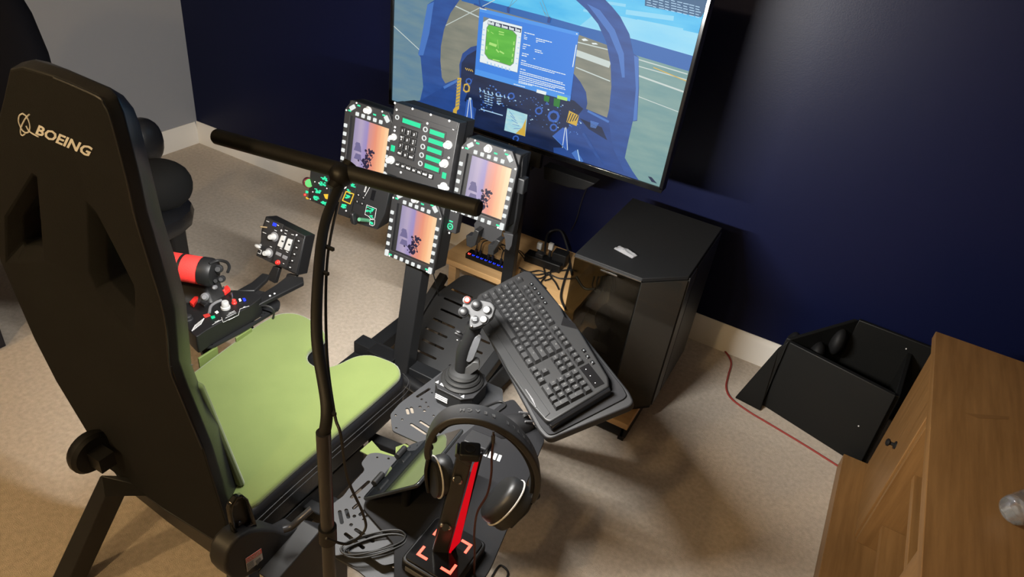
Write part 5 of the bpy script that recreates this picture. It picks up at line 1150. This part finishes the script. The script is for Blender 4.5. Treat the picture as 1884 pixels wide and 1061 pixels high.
su = V((-SN.y, SN.x, 0)); 
bm = B(); prism(bm, [sp_(*r2(215, 905)), sp_(*r2(300, 965)), sp_(*r2(455, 380)), sp_(*r2(365, 335))], -SN*.020); obj('column', bm, 'stand_black' if 'stand_black' in M else (mat('stand_black', (.014, .014, .014), .3) and 'stand_black'), hs_, .003)
bm = B(); prism(bm, [sp_(*r2(305, 960)), sp_(*r2(335, 905)), sp_(*r2(500, 330)), sp_(*r2(465, 385))], -SN*.003); prism(bm, [sp_(*r2(335, 905)), sp_(*r2(385, 850)), sp_(*r2(505, 330)), sp_(*r2(490, 345))], -SN*.003); obj('light_strip', bm, 'led_strip_red', hs_)
bm = B(); prism(bm, [sp_(*r2(385, 850), -.006), sp_(*r2(330, 910), -.006), sp_(*r2(360, 885), -.006), sp_(*r2(520, 320), -.006), sp_(*r2(505, 325), -.006)], -SN*.010); obj('side_rail', bm, 'black_plastic', hs_, .001)
for q in ((350, 465), (385, 482), (275, 745), (318, 762)): bm = B(); ellipsoid(bm, sp_(*r2(*q), .001), (.0045, .0045, .006)); obj('bolt', bm, 'chrome', hs_)
bm = B(); cyl(bm, sp_(*r2(370, 470), .001), sp_(*r2(370, 470), .006), .007, seg=14); cyl(bm, sp_(*r2(297, 760), .001), sp_(*r2(297, 760), .006), .007, seg=14); obj('bolt_plate', bm, 'black_plastic', hs_)
ct = sp_(*r2(445, 300)); bm = B(); prism(bm, rrect(ct-V((0, 0, .008)), su, SN, .036, .034, .006), (0, 0, .016)); tcap = obj('top_cap', bm, 'black_plastic', hs_, .003, seg=3)
bm = B(); cpt = ct+V((0, 0, .0085)); tube(bm, [cpt+su*math.cos(i*.5236)*.009+SN*math.sin(i*.5236)*.009 for i in range(13)], .0008, 5, 0); obj('cap_ring', bm, 'matte_black', tcap)
bm = B(); prism(bm, [sp_(*r2(350, 330), .002), sp_(*r2(365, 310), .002), sp_(*r2(460, 375), .002), sp_(*r2(430, 395), .002)], -SN*.028); obj('cap_bracket', bm, 'silver_black', hs_, .002)
# headset: the arch stands in an upright plane just behind the stand
HO = cb-SN*.03
hp_ = lambda x, y, o=0: hit(r2(x, y), HO+SN*o, SN)
hd_ = thing('headset', 'black gaming headset hung on the stand with red light on one cup', 'headset', (HO.x, HO.y, HZ))
arch = [(195, 330), (190, 270), (205, 205), (245, 135), (310, 85), (400, 68), (510, 78), (620, 120), (710, 180), (785, 260), (835, 350), (855, 440), (845, 530), (815, 590)]
bm = B(); band(bm, [hp_(*q) for q in arch], lambda t: .022+.030*math.sin(math.pi*t)**.7, .012, SN+V((0, 0, .25))); hb = obj('headband', bm, 'hb_rubber' if 'hb_rubber' in M else (mat('hb_rubber', (.020, .020, .021), .55) and 'hb_rubber'), hd_, .004, seg=3)
bm = B(); band(bm, [hp_(q[0]+(430-q[0])*.07, q[1]+(420-q[1])*.07) for q in arch[3:13]], .034, .008, SN+V((0, 0, .25))); obj('headband_pad', bm, 'matte_black', hb, .002)
# raised maker's lettering along the band
SB_ = spline([hp_(*q) for q in arch], 10); bw = (SN+V((0, 0, .25))).normalized()
bmT = B(); word = 'TURTLE BEACH'
for i, ch in enumerate(word):
    if ch == ' ': continue
    f = .72-.030*i; k = int(f*(len(SB_)-1)); p = SB_[k]; d = (SB_[k-1]-SB_[k+1]).normalized(); nn = d.cross(bw).normalized()
    nn = nn if nn.dot(p-hp_(430, 420)) > 0 else -nn
    text(bmT, ch, p+nn*.0078, d, -bw if False else bw, .0125, bold=.01)
obj('band_lettering', bmT, 'band_print' if 'band_print' in M else (mat('band_print', (.10, .10, .10), .5) and 'band_print'), hb)
for q, r in (((213, 215), .011), ((200, 268), .008), ((838, 560), .012)): bm = B(); ellipsoid(bm, hp_(*q, .004), (r, r*.6, r)); obj('hinge', bm, 'silver_black' if r < .012 else 'black_plastic', hd_)
def cup(c, axis, tall, r, th, ringm, rh):
    ax = V(axis).normalized(); tl_ = V(tall); tl_ = (tl_-ax*tl_.dot(ax)).normalized(); sd = ax.cross(tl_); R = Matrix((sd, tl_, ax)).transposed()
    def ring_(k, h): return [c+R @ V((math.cos(i*math.pi/14)*r[0]*k, math.sin(i*math.pi/14)*r[1]*k, h)) for i in range(28)]
    prof = [(.55, -th), (.86, -th), (.98, -th*.7), (1, -th*.2), (1, .12*th), (.96, .4*th), (.98, .55*th), (.95, .9*th), (.80, th), (.55, th)]
    bm = B(); L = [[bm.verts.new(p) for p in ring_(k, h)] for k, h in prof]
    for a, b in zip(L, L[1:]):
        for i in range(28): bm.faces.new((a[i], a[(i+1) % 28], b[(i+1) % 28], b[i]))
    bm.faces.new(L[0][::-1]); bm.faces.new(L[-1]); cu = obj('ear_cup', bm, 'cup_black' if 'cup_black' in M else (mat('cup_black', (.010, .010, .010), .42) and 'cup_black'), hd_, smooth=1.0)
    bm = B(); P = ring_(1.012, rh*th); tube(bm, P+[P[0]], .0018, 6, 0); obj('cup_ring', bm, ringm, cu)
mat('ring_cream', (.44, .43, .41), .5)
cup(hp_(265, 445, .0), su*-.85+SN*.45, (0, 0, 1), (.034, .044), .019, 'ring_cream', .46)
cup(hp_(668, 612, .0), su*.82+SN*.18-V((0, 0, .50)), su*.62+V((0, 0, .9)), (.042, .056), .026, 'ring_cream', -.05)
bm = B(); band(bm, [hp_(195, 330), hp_(180, 400, .0), hp_(185, 470), hp_(195, 530)], .018, .007, SN); obj('yoke', bm, 'black_plastic', hd_, .002)
bm = B(); band(bm, [hp_(815, 590), hp_(790, 640), hp_(740, 690), hp_(690, 740)], .02, .008, SN); obj('yoke', bm, 'black_plastic', hd_, .002)
bm = B(); tube(bm, [sp_(*r2(588, 190), .02), sp_(*r2(586, 250), .02), sp_(*r2(578, 330), .02), sp_(*r2(575, 440), .02), sp_(*r2(550, 560), .02), sp_(*r2(490, 670), .02), sp_(*r2(472, 800), .02), sp_(*r2(475, 900), .02), sp_(*r2(470, 1075), .02)], .0022, 8, 8); setp(obj('cable', bm, 'cable_red2' if 'cable_red2' in M else (mat('cable_red2', (.035, .008, .008), .5) and 'cable_red2')), 'dark red audio cable hanging in front of the headset', 'cable')
p = sp_(*r2(587, 195), .02); bm = B(); cyl(bm, p, sp_(*r2(586, 245), .02), .0035, seg=12); cyl(bm, sp_(*r2(588, 175), .02), p, .0018, seg=10); setp(obj('audio_jack', bm, 'silver_black'), 'small audio jack plug at the top of the red cable', 'plug')
# coil of black cable on the lower plate
cc = hz((690, 1010), ZP-.015)
bm = B(); rg = random.Random(5)
for k in range(7):
    pts = []
    dx, dy = rg.uniform(-.008, .008), rg.uniform(-.008, .008)
    for i in range(13):
        a = i*math.pi/6; u, v = math.cos(a)*(.055+k*.002), math.sin(a)*(.016+k*.0015)
        pts.append(V((cc.x+dx+u*.62-v*.7, cc.y+dy+u*.75+v*.55, ZP-.012+.004*k+.002*math.sin(3*a+k))))
    tube(bm, pts, .0022, 6, 4)
setp(obj('cable_coil', bm, 'cable_black'), 'coiled bundle of black cable lying on the grey side plate', 'cable')
cable('cable', [hz((905, 1061), 0.003), hz((920, 1040), .003), hz((935, 1055), .003), hz((918, 1085), .003)], .003, 'black cable curled on the carpet below the mouse tray')

# ================================================================== WOODEN CABINET, BOTTLE
CZ = .60; cxf = 3.585; YF = -.385
cb_ = thing('wooden_cabinet', 'oak wood cabinet with a knobbed door, open shelves and wide top', 'cabinet', (3.9, -1.2, 0))
YN = -2.05; XB = 4.15
bm = B(); box(bm, ((3.575+XB)/2, (YF+YN)/2, CZ-.014), (XB-3.575, YF-YN, .028)); obj('top', bm, 'oak', cb_, .002)
bm = B(); box(bm, ((3.512+XB)/2, (-.405+YN)/2, .032), (XB-3.512, -.405-YN, .064)); obj('plinth', bm, 'oak', cb_, .002)
bm = B(); box(bm, ((3.60+XB)/2, -.43, .318), (XB-3.60, .022, .508)); obj('end_panel', bm, 'oak_upright', cb_, .001)
bm = B(); box(bm, ((3.60+XB)/2, YN+.03, .318), (XB-3.60, .022, .508)); obj('end_panel', bm, 'oak_upright', cb_, .001)
bm = B(); box(bm, (XB-.01, (YF+YN)/2, .318), (.012, YF-YN-.1, .508)); obj('back_panel', bm, 'oak_upright', cb_)
e1 = hx((1725, 765), cxf+.0); e2 = hx((1578, 945), cxf); dy1 = (hx((1652, 855), cxf)).y
bm = B(); box(bm, (3.594, (-.425+dy1)/2, .318), (.020, -.425-dy1-.004, .506)); dr = obj('door', bm, 'oak_upright', cb_, .002)
kc = hx((1648, 819), 3.584); bm = B(); lathe(bm, [(.012, 0), (.012, .003), (.005, .006), (.005, .014), (.011, .019), (.011, .024), (.006, .027), (.0005, .027)], kc, (-1, 0, 0), 18); obj('knob', bm, 'matte_black', dr)
pys = [dy1-.012]
for q in ((1640, 930), (1690, 930)): pys.append(hx(q, 3.62).y)
bm = B(); box(bm, ((3.590+XB)/2, dy1-.0090, .318), (XB-3.590, .018, .506)); obj('divider', bm, 'oak_upright', cb_, .001)
d2 = hx((1690, 1008), 3.584).y
for q in ((1633, 890), (1687, 818)):
    z = hx(q, 3.625).z; bm = B(); box(bm, ((3.625+XB)/2, (dy1-.022+d2)/2, z-.01), (XB-3.625, dy1-.022-d2, .02)); obj('shelf', bm, 'oak', cb_, .001)
bm = B(); box(bm, (3.594, (d2+YN+.02)/2, .318), (.020, d2-YN-.02, .506)); obj('door', bm, 'oak_upright', cb_, .002)
bm = B(); prism(bm, [hz(p, CZ+.0004) for p in ((1774, 759), (1790, 761), (1856, 766), (1856, 771), (1800, 769))], (0, 0, .0002)); obj('scuff_mark', bm, 'scuff' if 'scuff' in M else (mat('scuff', (.15, .075, .024), .5) and 'scuff'), cb_)
bp0 = hz((1874, 940), CZ)
bo = thing('water_bottle', 'clear plastic water bottle on the oak cabinet top', 'bottle', (bp0.x, bp0.y, CZ))
bR = .032; ax_ = V((.62, .78, 0)).normalized(); bc0 = bp0+V((-.006, -.022, bR+.0005))-ax_*.0
prof = [(.004, 0), (.022, .0), (.030, .006)]+[(.032-.0025*(i % 2), .016+i*.011) for i in range(9)]+[(.030, .125), (.022, .15), (.013, .17), (.013, .185), (.004, .185)]
bm = B(); lathe(bm, prof, bc0-ax_*.04, ax_, 28); obj('bottle_body', bm, 'clear_plastic', bo, smooth=1.0)
bm = B(); lathe(bm, [(.004, .183), (.0145, .183), (.0145, .198), (.004, .198)], bc0-ax_*.04, ax_, 24); obj('bottle_cap', bm, 'white_plastic', bo)

# ================================================================== BLACK OPEN CRATE BY THE WALL
mat('crate_black', (.0046, .0048, .0046), .55, spec=.25, bump=(60, .15, .002))
q4 = lambda x, y: (1340+x/2.077, 550+y/2.077)
zt_ = .30
T0, T1 = hz(q4(235, 165), zt_), hz(q4(640, 370), zt_); B0, B1 = hz(q4(130, 405), .004), hz(q4(500, 640), .004)
cr = thing('black_crate', 'open black painted wood crate on the carpet against the navy wall', 'crate', ((T0.x+T1.x)/2, -.2, 0))
def slab(name, pts, vec, m='crate_black', bevel=.003): bm = B(); prism(bm, pts, vec); return obj(name, bm, m, cr, bevel)
slab('front_panel', [T0, T1, B1, B0], (0, .018, 0))
K0, K1 = hy(q4(500, 80), -.03), hy(q4(790, 195), -.03)
slab('back_panel', [K0, V((3.80, -.03, K1.z)), V((3.80, -.03, .004)), V((K0.x-.03, -.03, .004))], (0, .014, 0))
slab('side_panel', [T0+V((0, .018, 0)), V((K0.x, -.03, K0.z)), V((K0.x, -.03, .004)), B0+V((0, .018, 0))], (-.016, 0, 0))
slab('right_panel', [T1+V((0, .018, -.01)), V((T1.x+.02, -.03, zt_)), V((T1.x+.02, -.03, .004)), B1+V((0.0, .02, 0))], (.016, 0, 0))
slab('bottom_panel', [B0+V((0, .02, .004)), B1+V((0, .02, .004)), V((B1.x, -.03, .008)), V((B0.x, -.03, .008))], (0, 0, .014))
slab('flared_fin', [hz(q4(232, 160), zt_-.004), hz(q4(190, 190), .25), hz(q4(25, 378), .004), hz(q4(122, 428), .004), hz(q4(140, 370), .05)], (0, .010, 0))
for q, z in (((255, 150), -.16), ((345, 185), -.14), ((430, 130), -.07)):
    p = hy(q4(*q), z); bm = B(); ellipsoid(bm, V((p.x, p.y, p.z-.035)), (.028, .05, .055)); setp(obj('black_pad', bm, 'matte_black', cr), None)
for q, y in (((78, 365), None), ((498, 485), None), ((680, 190), -.034)):
    p = hy(q4(*q), y) if y else hit(q4(*q), T0-V((0, .002, 0)), (B1-T0).cross(T1-T0)); bm = B(); ellipsoid(bm, p, (.0028, .0028, .0028), seg=10, rings=6); obj('screw', bm, 'print_white', cr)
# red cable on the carpet
rpts = [(1272, 614), (1300, 622), (1330, 642), (1345, 665), (1340, 690), (1336, 712), (1345, 732), (1375, 755), (1420, 782), (1480, 818), (1542, 857)]
bm = B(); tube(bm, [hz(p, .004)+(V((0, -.02, 0)) if i == 0 else V((0, 0, 0))) for i, p in enumerate(rpts)], .0035, 8, 8); setp(obj('cable', bm, 'cable_red'), 'red cable snaking across the carpet to the oak cabinet', 'cable')

# ================================================================== OFFICE CHAIR AND DARK CUPBOARD BEHIND THE SEAT
oc_ = thing('office_chair', 'black padded office chair behind the flight seat by the grey wall', 'chair', (1.12, -1.22, 0))
bm = B(); ellipsoid(bm, hit((292, 340), (1.30, -1.13, .6), JN), (.095, .10, .078), p=.85); obj('arm_pad', bm, 'arm_fabric' if 'arm_fabric' in M else (mat('arm_fabric', (.0042, .0044, .0046), .9, spec=.15) and 'arm_fabric'), oc_)
ap = hit((322, 430), (1.30, -1.13, .6), JN); bm = B(); box(bm, (ap.x, ap.y, .40), (.045, .06, .30)); obj('arm_post', bm, 'black_plastic', oc_, .008)
bm = B(); ellipsoid(bm, (1.08, -1.30, .45), (.27, .27, .06), p=.6); obj('seat', bm, 'leather', oc_)
bm = B(); ellipsoid(bm, hit((262, 262), (1.12, -1.03, .6), JN), (.055, .07, .085), p=.9); obj('arm_pad', bm, 'leather', oc_)
Rb = Matrix.Rotation(.9, 3, 'Z') @ Matrix.Rotation(.18, 3, 'X')
bc_ = hz((10, 60), 1.0)
bm = B(); ellipsoid(bm, (bc_.x+.005, bc_.y-.13, .82), (.24, .07, .46), Matrix.Rotation(.5, 3, 'Z'), p=.75); obj('backrest', bm, 'chair_cloth' if 'chair_cloth' in M else (mat('chair_cloth', (.002, .002, .0035), .9, spec=.1) and 'chair_cloth'), oc_)
bm = B(); cyl(bm, (1.12, -1.22, .06), (1.12, -1.22, .40), .03, seg=16); obj('gas_column', bm, 'black_plastic', oc_)
for k in range(5):
    a = k*1.2566+.3; e = V((1.12+math.cos(a)*.29, -1.22+math.sin(a)*.29, .06)); bm = B(); tube(bm, [V((1.12, -1.22, .085)), V((1.12+math.cos(a)*.15, -1.22+math.sin(a)*.15, .08)), e], (.024, .016), 8, 3); lg = obj('leg', bm, 'black_plastic', oc_)
    bm = B(); cyl(bm, e+V((-.012, 0, -.032)), e+V((.012, 0, -.032)), .027, seg=14); obj('caster', bm, 'rubber', lg)
dk = thing('low_cupboard', 'low black cupboard with a pale top behind the office chair', 'cupboard', (.55, -2.4, 0))
bm = B(); box(bm, (.55, -2.42, .36), (.70, 1.66, .72)); obj('carcass', bm, 'cup_navy' if 'cup_navy' in M else (mat('cup_navy', (.006, .006, .011), .6) and 'cup_navy'), dk, .003)
bm = B(); box(bm, (.55, -2.42, .735), (.74, 1.70, .03)); obj('cupboard_top', bm, 'white_trim', dk, .003)
for y in (-2.0, -2.84): bm = B(); box(bm, (.905, y, .36), (.012, .80, .68)); obj('door', bm, 'cup_navy', dk, .002)
